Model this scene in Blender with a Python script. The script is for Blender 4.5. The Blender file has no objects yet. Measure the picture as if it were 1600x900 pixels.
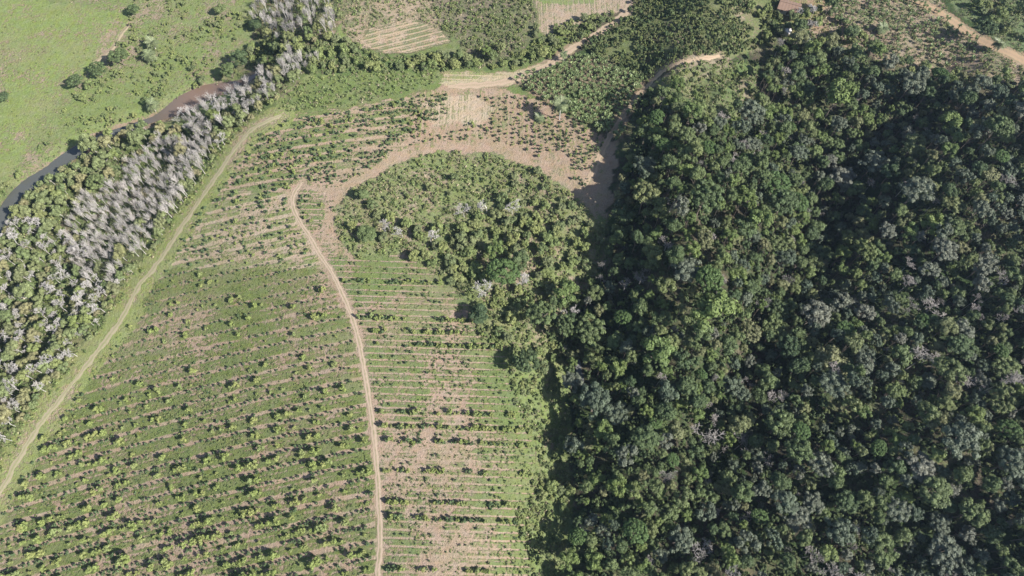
import bpy, math, random
import numpy as np
from mathutils import Vector, Euler

# ------------------------------------------------------------------ camera, world, sun, exposure
S = bpy.context.scene
C = S.collection
CAM_H, PITCH, F = 240.0, math.radians(64.0), 1067.0      # metres, down from the horizon, focal length for a 1600 px wide frame
cam_d = bpy.data.cameras.new('camera'); cam = bpy.data.objects.new('camera', cam_d); C.objects.link(cam)
cam.location = (0, 0, CAM_H); cam.rotation_euler = (math.pi/2 - PITCH, 0, 0)
cam_d.sensor_width = 36; cam_d.lens = 36*F/1600; cam_d.clip_end = 30000; cam_d.clip_start = 1
S.camera = cam
SUN_EL, SUN_AZ = math.radians(38), math.atan2(-0.42, 0.91)   # azimuth of the sun as seen from the ground, from +X
w = bpy.data.worlds.new('World'); S.world = w; w.use_nodes = True
nt = w.node_tree; bg = nt.nodes['Background']
sky = nt.nodes.new('ShaderNodeTexSky'); sky.sky_type = 'NISHITA'; sky.sun_disc = False
sky.sun_elevation = SUN_EL; sky.sun_rotation = math.pi/2 - SUN_AZ
nt.links.new(sky.outputs[0], bg.inputs[0]); bg.inputs[1].default_value = 0.08
sl = bpy.data.lights.new('sun', 'SUN'); sun = bpy.data.objects.new('sun', sl); C.objects.link(sun)
sl.energy = 5.0; sl.angle = math.radians(0.5); sl.color = (1.0, 0.97, 0.925)
sd = Vector((math.cos(SUN_EL)*math.cos(SUN_AZ), math.cos(SUN_EL)*math.sin(SUN_AZ), math.sin(SUN_EL)))
sun.rotation_euler = sd.to_track_quat('Z', 'Y').to_euler()
S.view_settings.view_transform = 'Standard'; S.view_settings.look = 'None'
S.view_settings.exposure = 0.92; S.view_settings.gamma = 1; S.view_settings.use_curve_mapping = False

RNG = np.random.RandomState(7)
random.seed(7)

# ------------------------------------------------------------------ measuring helpers
def smooth(x, a, b):
    t = np.clip((np.asarray(x, float)-a)/(b-a), 0, 1); return t*t*(3-2*t)
_lat = {}
def vnoise(x, y, scale, seed=0):
    if seed not in _lat: _lat[seed] = np.random.RandomState(1000+seed).rand(256, 256)
    L = _lat[seed]; x = np.asarray(x, float)/scale+57.3; y = np.asarray(y, float)/scale+91.7
    xi = np.floor(x).astype(int); yi = np.floor(y).astype(int); fx = x-xi; fy = y-yi
    fx = fx*fx*(3-2*fx); fy = fy*fy*(3-2*fy)
    g = lambda a, b: L[a % 256, b % 256]
    return (g(xi, yi)*(1-fx)+g(xi+1, yi)*fx)*(1-fy)+(g(xi, yi+1)*(1-fx)+g(xi+1, yi+1)*fx)*fy
def relief(x, y):
    x = np.asarray(x, float); y = np.asarray(y, float)
    s = (x+166)*-.907+(y-66)*.42                       # metres to the left of the boundary track
    xr = -41-.35*(y-30)
    field = 9*np.exp(-((x-xr)/70)**2)
    low = -7*smooth(s, 8, 48)
    far = 1-smooth(y, 90, 165)
    xc = 12+.16*y
    rav = -8*np.exp(-((x-xc)/17)**2)*far
    rid = 7*np.exp(-((x-xc-42)/24)**2)
    xv = 85+.62*(y-70)
    val = -11*np.exp(-((x-xv)/19)**2)*(1-smooth(y, 150, 260))
    rise = 0.10*np.clip(x-125, 0, 200)*(1-smooth(y, 180, 300)*.6)
    fo = smooth(x-xc, 12, 30)
    folds = fo*(13*(vnoise(x, y, 38, 5)-.5)+6*(vnoise(x, y, 17, 6)-.5))*(1-smooth(y, 210, 300))
    h = field*(1-smooth(s, -5, 40))+low+rav+rid+val+rise+folds
    return h + 1.2*(vnoise(x, y, 45, 3)-.5)*(1-smooth(s, 20, 50))
cp, sp = math.cos(PITCH), math.sin(PITCH)
def project(x, y, z):                                    # world -> photo measurement (1600x900)
    dz = z-CAM_H
    depth = y*cp - dz*sp; up = y*sp + dz*cp
    depth = np.maximum(depth, 1e-3)
    return 800+F*x/depth, 450-F*up/depth, depth
def ground(u, v):                                        # photo measurement -> place on the terrain
    u = np.asarray(u, float); v = np.asarray(v, float)
    a = (u-800)/F; b = (450-v)/F
    dx, dy, dz = a, cp+b*sp, -sp+b*cp
    z = np.zeros_like(a)
    for _ in range(14):
        t = (z-CAM_H)/dz; z = z*.4+.6*relief(dx*t, dy*t)
    t = (z-CAM_H)/dz
    return dx*t, dy*t
def G3(u, v, lift=0):
    x, y = ground(u, v); return float(x), float(y), float(relief(x, y))+lift
def inpoly(u, v, poly):
    u = np.asarray(u, float); v = np.asarray(v, float); r = np.zeros(u.shape, bool); n = len(poly)
    for i in range(n):
        x1, y1 = poly[i]; x2, y2 = poly[(i+1) % n]
        if y1 == y2: continue
        c = ((y1 > v) != (y2 > v)) & (u < (x2-x1)*(v-y1)/(y2-y1)+x1)
        r ^= c
    return r
def polydist(px, py, pts):                               # distance from places to a line of places
    d = np.full(np.shape(px), 1e9); pts = np.asarray(pts)
    for i in range(len(pts)-1):
        a = pts[i]; b = pts[i+1]; ab = b-a; L = (ab**2).sum()+1e-9
        t = np.clip(((px-a[0])*ab[0]+(py-a[1])*ab[1])/L, 0, 1)
        d = np.minimum(d, np.hypot(px-a[0]-t*ab[0], py-a[1]-t*ab[1]))
    return d
def catmull(pts, n=10):
    p = np.asarray([pts[0]]+list(pts)+[pts[-1]], float); out = []
    for i in range(1, len(p)-2):
        for t in np.linspace(0, 1, n, endpoint=False):
            out.append(.5*((2*p[i])+(-p[i-1]+p[i+1])*t+(2*p[i-1]-5*p[i]+4*p[i+1]-p[i+2])*t*t+(-p[i-1]+3*p[i]-3*p[i+1]+p[i+2])*t**3))
    out.append(p[-2]); return np.array(out)

# ------------------------------------------------------------------ layout measured on the photograph
FIELD = [(-60,800),(0,775),(45,690),(110,600),(180,505),(240,425),(300,335),(352,262),(405,195),(445,178),(560,166),(700,132),(790,140),(850,160),(965,225),(950,290),(935,345),(900,300),(850,268),(770,240),(700,236),(620,252),(560,288),(520,322),(530,375),(560,400),(640,400),(700,440),(738,480),(745,505),(790,530),(800,600),(835,680),(840,760),(830,830),(830,960),(-60,960)]
RIGHTB = [(475,285),(520,300),(530,375),(560,400),(640,400),(700,440),(738,480),(745,505),(790,530),(800,600),(835,680),(840,760),(830,830),(830,960),(588,960),(592,780),(585,680),(572,590),(555,510),(530,450),(500,400),(475,355),(458,325)]
ISLAND = [(520,325),(560,290),(620,254),(690,236),(760,240),(835,262),(905,300),(945,345),(960,400),(930,450),(890,500),(880,560),(860,600),(800,545),(745,505),(738,480),(700,440),(640,400),(560,400),(535,380),(525,360)]
SCRUB = [(738,480),(800,500),(870,560),(892,620),(888,700),(892,780),(884,860),(872,960),(815,960),(830,870),(800,800),(845,740),(838,690),(800,620),(795,560),(745,520)]
FOREST = [(1004,152),(1050,150),(1110,205),(1165,180),(1190,125),(1215,76),(1290,88),(1370,112),(1440,128),(1500,138),(1590,146),(1760,140),(1800,960),(876,960),(892,860),(898,790),(892,690),(890,630),(888,570),(862,530),(830,505),(860,480),(912,460),(936,420),(958,360),(970,290),(986,230),(996,185)]
BROWNTOP = [(530,-40),(690,-40),(700,60),(560,76),(540,60),(528,20)]
RIPAR = [(-90,292),(0,288),(44,296),(95,262),(140,232),(200,206),(262,200),(340,174),(402,134),(450,100),(500,98),(470,120),(425,165),(400,182),(345,258),(292,328),(236,415),(175,495),(105,590),(42,680),(0,745),(-90,830)]
UPLEFT = [(445,178),(560,166),(640,150),(640,235),(560,288),(520,300),(475,285),(458,325),(480,360),(500,400),(380,402),(250,415),(300,335),(352,262),(405,195)]
TANTOP = [(640,150),(700,132),(790,140),(850,160),(965,225),(950,290),(935,345),(900,300),(850,268),(770,240),(700,236),(640,246)]
BAND = [(905,305),(935,345),(915,335),(890,300),(850,270),(770,242),(700,238),(620,256),(560,292),(522,325),(530,360),(560,398),(530,400),(505,370),(505,300),(560,268),(640,232),(720,225),(790,232),(860,258),(905,285),(925,240),(950,215),(966,228),(955,290),(948,350)]
BANANA = [(800,125),(850,112),(895,92),(925,85),(965,110),(1000,125),(1005,150),(975,185),(970,222),(900,188),(860,165)]
DENSETOP = [(895,72),(960,35),(990,8),(1010,-40),(1180,-40),(1225,-10),(1215,55),(1200,75),(1130,92),(1070,92),(1010,132),(985,112),(930,85)]
PATCHTR = [(1015,135),(1070,98),(1130,95),(1185,100),(1180,170),(1120,195),(1060,152)]
FIELDTR = [(1290,-40),(1425,-40),(1500,35),(1540,65),(1600,95),(1660,130),(1590,130),(1500,120),(1440,108),(1370,92),(1300,72),(1265,60),(1270,30)]
CORNER = [(1440,-60),(1510,28),(1545,55),(1620,95),(1900,200),(1900,-60)]
TERRACE = [(560,68),(575,45),(650,30),(690,45),(705,68),(640,84),(600,84)]
TOPSCRUB = [(660,-40),(820,-40),(838,20),(842,50),(800,92),(760,104),(735,88),(690,45),(680,20)]
STRIPED = [(820,-40),(990,-40),(985,10),(960,20),(900,40),(850,55),(842,48),(838,20)]
GREENST = [(425,178),(470,125),(560,115),(680,112),(690,128),(560,165),(450,176)]
STRAW1 = [(690,112),(800,112),(860,98),(850,112),(790,132),(720,138),(690,130)]
STRAW2 = [(660,160),(700,150),(745,150),(770,170),(750,195),(720,190),(690,195),(668,190)]
GROVE = [(400,-40),(525,-40),(530,30),(528,62),(490,72),(440,72),(398,60),(392,20)]
MIDTOP = [(530,60),(560,70),(600,86),(700,84),(770,108),(860,85),(860,98),(690,112),(560,115),(480,118),(500,95),(450,95),(400,110),(380,95),(395,70)]
YARD = [(1216,-30),(1300,-30),(1290,20),(1280,45),(1300,62),(1250,48),(1238,58),(1222,60),(1214,45),(1216,10)]
PASTURE = [(-400,-200),(60,5),(190,15),(210,34),(165,95),(130,120),(60,180),(50,220),(25,262),(-200,380)]
TRACK = [(592,980),(590,900),(594,850),(592,780),(588,720),(583,670),(576,620),(568,570),(560,530),(548,490),(534,458),(518,425),(500,398),(487,375),(472,352),(460,330),(457,312),(462,298),(472,284)]
BOUND = [(-40,830),(0,768),(30,715),(58,670),(85,635),(120,590),(160,540),(195,490),(215,450),(240,420),(270,375),(300,330),(325,295),(350,258),(375,222),(400,198),(440,180)]
ROADTOP = [(700,135),(745,133),(790,127),(830,113),(862,98),(890,78),(925,58),(955,38),(975,22),(985,0),(990,-30)]
ROADR = [(905,300),(925,270),(942,235),(958,205),(985,165),(1015,130),(1035,112),(1060,98),(1090,92),(1125,88)]
OCHRE = [(1400,-30),(1430,0),(1460,15),(1490,33),(1515,52),(1545,68),(1575,82),(1605,97),(1650,118)]
ISLEPATH = [(475,290),(520,300),(560,284),(600,262),(650,240),(700,232),(760,232),(820,250),(880,285),(920,320),(935,345)]
PASTPATH = [(205,36),(190,55),(178,75),(160,90),(142,102)]
RIVER = [(-90,440,26),(-20,372,24),(12,322,20),(42,289,20),(75,268,20),(105,244,18),(150,217,12),(200,198,9),(240,184,9),(262,174,18),(290,158,30),(320,145,28),(350,137,20),(378,127,10),(400,115,5)]
gl = lambda pts, n=6: np.stack(ground(*catmull(pts, n).T), 1)
W_TRACK, W_BOUND, W_ROADTOP, W_ROADR, W_OCHRE, W_ISLE, W_PAST = map(gl, (TRACK, BOUND, ROADTOP, ROADR, OCHRE, ISLEPATH, PASTPATH))
_r = catmull([p[:2] for p in RIVER], 8); RIVW = np.interp(np.linspace(0, len(RIVER)-1, len(_r)), range(len(RIVER)), [p[2] for p in RIVER])
W_RIVER = np.stack(ground(*_r.T), 1)
_, _, _rd = project(W_RIVER[:, 0], W_RIVER[:, 1], relief(W_RIVER[:, 0], W_RIVER[:, 1])); RIVW = RIVW*_rd/F
STREAM = [(897,556),(902,568),(905,580),(908,592),(909,602)]
W_STREAM = gl(STREAM)

DGX, DGY = np.arange(-420, 421, 1.5), np.arange(-60, 520, 1.5)
_dgx, _dgy = np.meshgrid(DGX, DGY, indexing='ij'); _DM = {}
def dmap(x, y, W):
    k = id(W)
    if k not in _DM: _DM[k] = polydist(_dgx, _dgy, W)
    D = _DM[k]; fx = (x-DGX[0])/1.5; fy = (y-DGY[0])/1.5
    if np.ndim(x) == 0:
        fx = min(max(fx, 0), D.shape[0]-1.001); fy = min(max(fy, 0), D.shape[1]-1.001); i = int(fx); j = int(fy)
    else:
        fx = np.clip(fx, 0, D.shape[0]-1.001); fy = np.clip(fy, 0, D.shape[1]-1.001); i = fx.astype(int); j = fy.astype(int)
    a = fx-i; b = fy-j
    return (D[i, j]*(1-a)+D[i+1, j]*a)*(1-b)+(D[i, j+1]*(1-a)+D[i+1, j+1]*a)*b

# planting rows: a smooth coordinate (metres between rows) for every place of the plantation
def row_coord(u, v, block):
    if block == 'left': vv = v+.19*(u-585)-.000113*(u-585)**2
    elif block == 'right': vv = v-.03*(u-590)
    else: vv = v+.10*(u-585)-.00022*(u-585)**2
    b = (450-vv)/F
    return (cp+b*sp)*CAM_H/(sp-b*cp)
def row_v(u, r, block):
    # inverse: photo height of row r at u
    b = (r*sp/CAM_H-cp)/(sp+r/CAM_H*cp); vv = 450-b*F
    if block == 'left': return vv-.19*(u-585)+.000113*(u-585)**2
    if block == 'right': return vv+.03*(u-590)
    return vv-.10*(u-585)+.00022*(u-585)**2
ROWP = 5.2

# ------------------------------------------------------------------ materials
def new_mat(name):
    m = bpy.data.materials.new(name); m.use_nodes = True; t = m.node_tree
    for n in list(t.nodes):
        if n.type != 'OUTPUT_MATERIAL' and n.type != 'BSDF_PRINCIPLED': t.nodes.remove(n)
    return m, t, t.nodes['Principled BSDF']
def N(t, k, **kw):
    n = t.nodes.new(k)
    for a, b in kw.items(): setattr(n, a, b)
    return n
def leaf_mat(name, cols, rough=.6, var=.5, trans=.10):
    m, t, p = new_mat(name); L = t.links.new
    oi = N(t, 'ShaderNodeObjectInfo'); ramp = N(t, 'ShaderNodeValToRGB'); L(oi.outputs['Random'], ramp.inputs[0])
    e = ramp.color_ramp.elements
    while len(e) > 1: e.remove(e[-1])
    for i, c in enumerate(cols):
        x = i/max(1, len(cols)-1)
        q = e[0] if i == 0 else e.new(x)
        q.position = x; q.color = (*c, 1)
    at = N(t, 'ShaderNodeAttribute', attribute_name='tint')
    mp = N(t, 'ShaderNodeMapRange'); L(at.outputs['Fac'], mp.inputs[0]); mp.inputs[3].default_value = 1-var; mp.inputs[4].default_value = 1+var
    mx = N(t, 'ShaderNodeVectorMath', operation='SCALE'); L(ramp.outputs[0], mx.inputs[0]); L(mp.outputs[0], mx.inputs['Scale'])
    L(mx.outputs[0], p.inputs['Base Color']); p.inputs['Roughness'].default_value = rough
    p.inputs['Specular IOR Level'].default_value = .25
    tr = N(t, 'ShaderNodeBsdfTranslucent'); L(mx.outputs[0], tr.inputs[0])
    ms = N(t, 'ShaderNodeMixShader'); ms.inputs[0].default_value = trans
    L(p.outputs[0], ms.inputs[1]); L(tr.outputs[0], ms.inputs[2]); L(ms.outputs[0], t.nodes['Material Output'].inputs[0])
    return m
def bark_mat(name, a, b, scale=2):
    m, t, p = new_mat(name); L = t.links.new
    tc = N(t, 'ShaderNodeTexCoord'); nz = N(t, 'ShaderNodeTexNoise'); nz.inputs['Scale'].default_value = scale; nz.inputs['Detail'].default_value = 4
    L(tc.outputs['Object'], nz.inputs[0])
    r = N(t, 'ShaderNodeMix', data_type='RGBA'); L(nz.outputs[0], r.inputs[0]); r.inputs[6].default_value = (*a, 1); r.inputs[7].default_value = (*b, 1)
    L(r.outputs[2], p.inputs['Base Color']); p.inputs['Roughness'].default_value = .85
    return m
M = dict(
 broad=leaf_mat('broadleaf foliage', [(.080,.112,.046),(.112,.146,.056),(.068,.098,.042),(.138,.170,.066),(.092,.126,.050),(.058,.088,.040)]),
 grey=leaf_mat('grey green foliage', [(.100,.126,.078),(.140,.154,.106),(.082,.110,.066),(.170,.170,.130),(.110,.132,.082),(.072,.098,.062)]),
 olive=leaf_mat('olive foliage', [(.140,.162,.062),(.120,.150,.060),(.172,.170,.084),(.142,.178,.060),(.094,.126,.052)]),
 lime=leaf_mat('lime foliage', [(.120,.162,.050),(.138,.175,.052),(.108,.150,.048)]),
 umb=leaf_mat('fine feathery foliage', [(.080,.130,.042),(.092,.140,.045)], var=.25),
 rip=leaf_mat('riverside foliage', [(.155,.195,.080),(.195,.215,.095),(.135,.175,.072),(.215,.195,.105),(.180,.220,.072),(.235,.215,.110)]),
 scrub=leaf_mat('scrub foliage', [(.150,.190,.068),(.185,.220,.078),(.215,.235,.085),(.160,.180,.085),(.125,.162,.062)]),
 yel=leaf_mat('yellow green foliage', [(.270,.320,.105),(.240,.290,.095),(.310,.330,.120),(.250,.300,.120)], trans=.3, var=.3),
 dark=leaf_mat('dark shrub foliage', [(.085,.125,.055),(.105,.150,.065),(.075,.110,.050)]),
 weed=leaf_mat('weed leaves', [(.125,.172,.056),(.155,.195,.066),(.095,.140,.046),(.175,.190,.080)]),
 dry=leaf_mat('dry grass', [(.32,.27,.17),(.27,.23,.15),(.23,.23,.12),(.35,.29,.21)]),
 ban=leaf_mat('banana leaves', [(.185,.230,.095),(.150,.200,.080),(.215,.250,.110)], trans=.3, rough=.4),
 palm=leaf_mat('palm fronds', [(.14,.17,.08),(.17,.19,.10)], rough=.45),
 twig=leaf_mat('bare pale twigs', [(.46,.43,.40),(.52,.48,.45),(.38,.355,.325),(.48,.435,.40)], var=.2, trans=0),
 twig3=leaf_mat('bare light grey twigs', [(.38,.355,.33),(.45,.42,.39),(.34,.315,.29)], var=.25, trans=0),
 twig2=leaf_mat('bare grey twigs', [(.20,.185,.165),(.26,.235,.21),(.33,.29,.26)], var=.2, trans=0),
 bark=bark_mat('brown bark', (.13,.10,.075), (.24,.20,.16)),
 pbark=bark_mat('pale bark', (.40,.37,.33), (.58,.54,.50)),
)

# ------------------------------------------------------------------ terrain sheet
def axis(lo, hi, step, far):
    core = np.arange(lo, hi+.01, step); g = []
    d = step
    x = hi
    while x < far: d *= 1.35; x += d; g.append(x)
    g2 = []; d = step; x = lo
    while x > -far: d *= 1.35; x -= d; g2.append(x)
    return np.array(g2[::-1]+list(core)+g)
ax, ay = axis(-310, 310, 1.0, 9000), axis(-20, 400, 0.9, 9000)
GX, GY = np.meshgrid(ax, ay, indexing='ij'); X = GX.ravel(); Y = GY.ravel()
Z = relief(np.clip(X, -500, 420), np.clip(Y, -150, 520))
dr = dmap(X, Y, W_RIVER)
near = np.interp(dr, [0, 3, 9], [1, .8, 0])
inview = (np.abs(X) < 420) & (Y > -40) & (Y < 500)
Z = Z - 1.6*near*inview
Uu, Vv, Dd = project(X, Y, relief(X, Y))
ok = (Dd > 60) & inview
jx = 14*(vnoise(X, Y, 6, 11)-.5)+8*(vnoise(X, Y, 2.2, 12)-.5); jy = 12*(vnoise(X, Y, 6, 13)-.5)+7*(vnoise(X, Y, 2.2, 14)-.5)
U = Uu+jx; V = Vv+jy*.8
n = len(X)
soil = np.tile([.24, .18, .12], (n, 1)); gras = np.tile([.12, .155, .055], (n, 1)); veg = np.full(n, .85); rowc = np.zeros(n); ramp = np.zeros(n)
def zone(mask, s=None, g=None, v=None, amp=None, rc=None):
    if s is not None: soil[mask] = s
    if g is not None: gras[mask] = g
    if v is not None: veg[mask] = v
    if amp is not None: ramp[mask] = amp
    if rc is not None: rowc[mask] = rc[mask] if isinstance(rc, np.ndarray) else rc
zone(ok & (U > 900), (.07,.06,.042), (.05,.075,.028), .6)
zone(ok & (U <= 560) & (V < 420), (.28,.225,.155), (.165,.202,.072), .74)
P = lambda poly, j=1: ok & inpoly(Uu+jx*j, Vv+jy*.8*j, poly)
zone(P(PASTURE, 1.6), (.30,.235,.16), (.185,.222,.076), .80)
zone(P(RIPAR), (.21,.18,.12), (.115,.145,.055), .75)
zone(P(MIDTOP), (.24,.19,.13), (.10,.135,.05), .8)
zone(P(BROWNTOP), (.30,.235,.165), (.155,.165,.080), .50)
zone(P(GROVE), (.26,.20,.14), (.12,.14,.06), .55)
zone(P(GREENST), (.22,.18,.12), (.128,.162,.058), .90)
zone(P(TOPSCRUB), (.20,.165,.12), (.11,.125,.06), .55)
zone(P(TERRACE, .5), (.35,.27,.185), (.15,.16,.08), .42, .50, (row_coord(U, Vv+.28*Uu-100, 'right')/3.0))
zone(P(STRIPED, .5), (.34,.26,.19), (.18,.19,.09), .3, .22, X/2.6)
zone(P([(835,-40),(935,-40),(930,5),(850,8),(835,0)], .5), (.3,.25,.17), (.16,.20,.075), .9)
zone(P(DENSETOP), (.25,.20,.14), (.12,.14,.06), .75)
zone(P(BANANA), (.25,.19,.13), (.09,.125,.045), .45)
zone(P(PATCHTR), (.23,.19,.13), (.11,.145,.055), .7)
zone(P(FIELDTR), (.30,.23,.165), (.155,.16,.085), .42, .12, X*.3+Y/3.5)
zone(P(CORNER), (.22,.18,.13), (.13,.165,.075), .85)
zone(P(YARD), (.31,.22,.14), (.18,.19,.07), .4)
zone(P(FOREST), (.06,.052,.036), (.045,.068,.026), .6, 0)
zone(P(SCRUB), (.26,.21,.14), (.155,.190,.072), .82)
lb = row_coord(Uu, Vv, 'left')/ROWP; rb = row_coord(Uu, Vv, 'right')/ROWP; ub = row_coord(Uu, Vv, 'up')/ROWP
zone(P(FIELD, .5), (.30,.225,.160), (.128,.152,.054), .66, (.12+.20*smooth(Vv+.22*Uu, 560, 800))[P(FIELD, .5)], lb)
zone(P(UPLEFT, .5), (.32,.24,.17), (.140,.168,.064), .46, .22, ub)
m = P(FIELD, .3) & (Uu < 520) & (Vv > 300) & (Vv < 420); zone(m, (.34,.27,.19), (.175,.195,.080), .52, .30, lb)
zone(P(TANTOP, .5), (.305,.222,.155), (.18,.19,.08), .22, .12, (X+.2*(Y-180)*(X > 20))/3.4)
zone(P(RIGHTB, .3), (.31,.232,.168), (.135,.165,.062), .56, .17, rb*2)
veg += ok*.26*(smooth(-np.abs(Vv-430), -50, 0))*(inpoly(Uu, Vv, RIGHTB))
edge = P(RIGHTB, .3)*smooth(Uu-.1*(Vv-500), 690, 800)*.35*(Vv > 500); veg += edge
veg -= P(RIGHTB, .3)*.15*smooth(Vv, 560, 700)*(1-smooth(Uu, 700, 800))
zone(P(BAND, 1.0), (.305,.225,.158), (.16,.17,.08), .26, 0)
zone(P(ISLAND, .6), (.29,.23,.16), (.165,.190,.078), .74, 0)
zone(P(STRAW1, .6), (.36,.30,.195), (.20,.22,.09), .34, .25, rb*2)
zone(P(STRAW2, .8), (.36,.285,.20), (.20,.20,.10), .24, .16, X/2.6)
# soil and grass patches of their own shape
big = vnoise(X, Y, 16, 21); mid = vnoise(X, Y, 5, 22)
inf = inpoly(Uu, Vv, FIELD)
veg += ok*(inf*.42+(~inf)*.55)*(big-.5)+ok*.25*(mid-.5)
# lower left of the field: paler soil patches
veg -= ok*inf*.14*smooth(Vv-.35*Uu, 640, 760)
# boundary grass strip
db = dmap(X, Y, W_BOUND)
m = ok & (db < 6.5+3*(vnoise(X, Y, 4, 31)-.5)); ramp[m] *= smooth(db[m], 3, 10)
gras[m] = (.205,.230,.085); veg[m] = np.clip(.62+.05*db[m], 0, .98); soil[m] = (.36,.29,.19)
_e = m & ((Vv < 270) | (Vv > 600)); veg[_e] -= .30*smooth(8-db[_e], 0, 6)*(vnoise(X[_e], Y[_e], 7, 35)); soil[_e] = (.35,.27,.19)
for W, wd, vg in ((W_TRACK, 1.3, .16), (W_ROADTOP, 3.2, .12), (W_ROADR, 3.4, .15), (W_OCHRE, 3.5, .12), (W_ISLE, 1.0, .12), (W_PAST, 1.4, .3)):
    d = dmap(X, Y, W); q = np.clip((wd+1.0*(vnoise(X, Y, 2, 33)-.5)-d)/1.0+.5, 0, 1)*ok
    veg = veg*(1-q)+vg*q; ramp *= 1-q
    if W is W_OCHRE: soil[q > .3] = (.30,.215,.14)
q = smooth(-dr, -5.5, -3)*ok; veg = veg*(1-q)+.3*q; soil = soil*(1-q[:, None])+np.array((.27,.20,.14))*q[:, None]
veg = np.clip(veg, 0, 1.1)
me = bpy.data.meshes.new('terrain')
nx, ny = len(ax), len(ay)
I = np.arange(n).reshape(nx, ny)
quads = np.stack([I[:-1, :-1], I[1:, :-1], I[1:, 1:], I[:-1, 1:]], -1).reshape(-1, 4)
me.vertices.add(n); me.vertices.foreach_set('co', np.stack([X, Y, Z], 1).astype('f').ravel())
me.loops.add(quads.size); me.loops.foreach_set('vertex_index', quads.astype('i').ravel())
me.polygons.add(len(quads)); me.polygons.foreach_set('loop_start', np.arange(0, quads.size, 4, dtype='i'))
me.update(calc_edges=True); me.shade_smooth()
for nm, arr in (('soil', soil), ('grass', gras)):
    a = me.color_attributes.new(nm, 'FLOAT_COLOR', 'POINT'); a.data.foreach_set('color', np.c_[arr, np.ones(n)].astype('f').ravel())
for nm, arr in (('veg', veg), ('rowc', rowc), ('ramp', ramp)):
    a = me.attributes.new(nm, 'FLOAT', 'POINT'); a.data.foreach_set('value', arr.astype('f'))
gm, t, p = new_mat('ground cover'); L = t.links.new
def attr(nm): return N(t, 'ShaderNodeAttribute', attribute_name=nm)
def mth(op, a, b=None, c=None, clamp=False):
    q = N(t, 'ShaderNodeMath', operation=op); q.use_clamp = clamp
    for i, v in enumerate((a, b, c)):
        if v is None: continue
        if isinstance(v, (int, float)): q.inputs[i].default_value = v
        else: L(v, q.inputs[i])
    return q.outputs[0]
tc = N(t, 'ShaderNodeTexCoord')
def noise(scale, detail=3, rough=.6, off=0):
    q = N(t, 'ShaderNodeTexNoise'); q.inputs['Scale'].default_value = scale; q.inputs['Detail'].default_value = detail; q.inputs['Roughness'].default_value = rough
    if off:
        ad = N(t, 'ShaderNodeVectorMath', operation='ADD'); L(tc.outputs['Object'], ad.inputs[0]); ad.inputs[1].default_value = (off, off*2, 0); L(ad.outputs[0], q.inputs[0])
    else: L(tc.outputs['Object'], q.inputs[0])
    return q.outputs[0]
aV, aR, aA = attr('veg'), attr('rowc'), attr('ramp')
n1, n2, n3, n4 = noise(.9, 4, .7), noise(.16, 3), noise(3.2, 2, .5, 40), noise(.05, 2, .5, 90)
ph = mth('ADD', mth('MULTIPLY', aR.outputs['Fac'], 2*math.pi), mth('MULTIPLY', mth('SUBTRACT', n2, .5), 1.2))
pz = lambda q, e: mth('POWER', mth('ADD', mth('MULTIPLY', mth('COSINE', q), .5), .5), e)
st = mth('SUBTRACT', .55, mth('ADD', mth('MULTIPLY', pz(mth('ADD', ph, 2.6), 6.0), 2.7), mth('MULTIPLY', pz(mth('ADD', mth('MULTIPLY', ph, 2.0), 4.0), 4.0), .9)))
f = mth('ADD', aV.outputs['Fac'], mth('MULTIPLY', mth('MULTIPLY', st, aA.outputs['Fac']), mth('MULTIPLY', mth('MULTIPLY', n4, n2), 4.8)))
f = mth('ADD', f, mth('MULTIPLY', mth('SUBTRACT', n1, .5), 2.0))
f = mth('ADD', f, mth('MULTIPLY', mth('SUBTRACT', n2, .5), 1.3))
mr = N(t, 'ShaderNodeMapRange', interpolation_type='SMOOTHSTEP'); L(f, mr.inputs[0]); mr.inputs[1].default_value = .28; mr.inputs[2].default_value = .75
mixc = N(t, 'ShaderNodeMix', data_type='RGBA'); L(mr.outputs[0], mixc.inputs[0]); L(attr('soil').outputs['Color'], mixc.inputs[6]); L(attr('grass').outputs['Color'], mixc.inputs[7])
n5 = noise(.035, 4, .65, 130)
mo = N(t, 'ShaderNodeMix', data_type='RGBA'); mrb = N(t, 'ShaderNodeMapRange'); L(mth('ADD', mth('MULTIPLY', n5, .6), mth('MULTIPLY', noise(.3, 4, .7, 71), .4)), mrb.inputs[0]); mrb.inputs[1].default_value = .48; mrb.inputs[2].default_value = .66; mrb.inputs[4].default_value = .55
L(mrb.outputs[0], mo.inputs[0]); L(mixc.outputs[2], mo.inputs[6]); mo.inputs[7].default_value = (.235,.205,.125,1)
val = mth('ADD', .02, mth('ADD', mth('MULTIPLY', n3, .95), mth('ADD', mth('MULTIPLY', n1, .45), mth('MULTIPLY', noise(.22, 5, .75, 33), .45))))
sc = N(t, 'ShaderNodeVectorMath', operation='SCALE'); L(mo.outputs[2], sc.inputs[0]); L(val, sc.inputs['Scale'])
hs = N(t, 'ShaderNodeHueSaturation'); L(sc.outputs[0], hs.inputs['Color']); L(mth('ADD', .47, mth('MULTIPLY', n2, .06)), hs.inputs['Hue'])
L(mth('ADD', .70, mth('MULTIPLY', noise(.4, 3, .6, 17), .6)), hs.inputs['Saturation'])
L(hs.outputs[0], p.inputs['Base Color']); p.inputs['Roughness'].default_value = .95; p.inputs['Specular IOR Level'].default_value = .1
bp = N(t, 'ShaderNodeBump'); bp.inputs['Strength'].default_value = .8; bp.inputs['Distance'].default_value = .5
L(mth('ADD', mth('MULTIPLY', n1, 1.0), mth('ADD', mth('MULTIPLY', n3, .45), mth('MULTIPLY', mr.outputs[0], .35))), bp.inputs['Height']); L(bp.outputs[0], p.inputs['Normal'])
me.materials.append(gm)
ter = bpy.data.objects.new('ground', me); C.objects.link(ter); ter['kind'] = 'structure'
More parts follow.
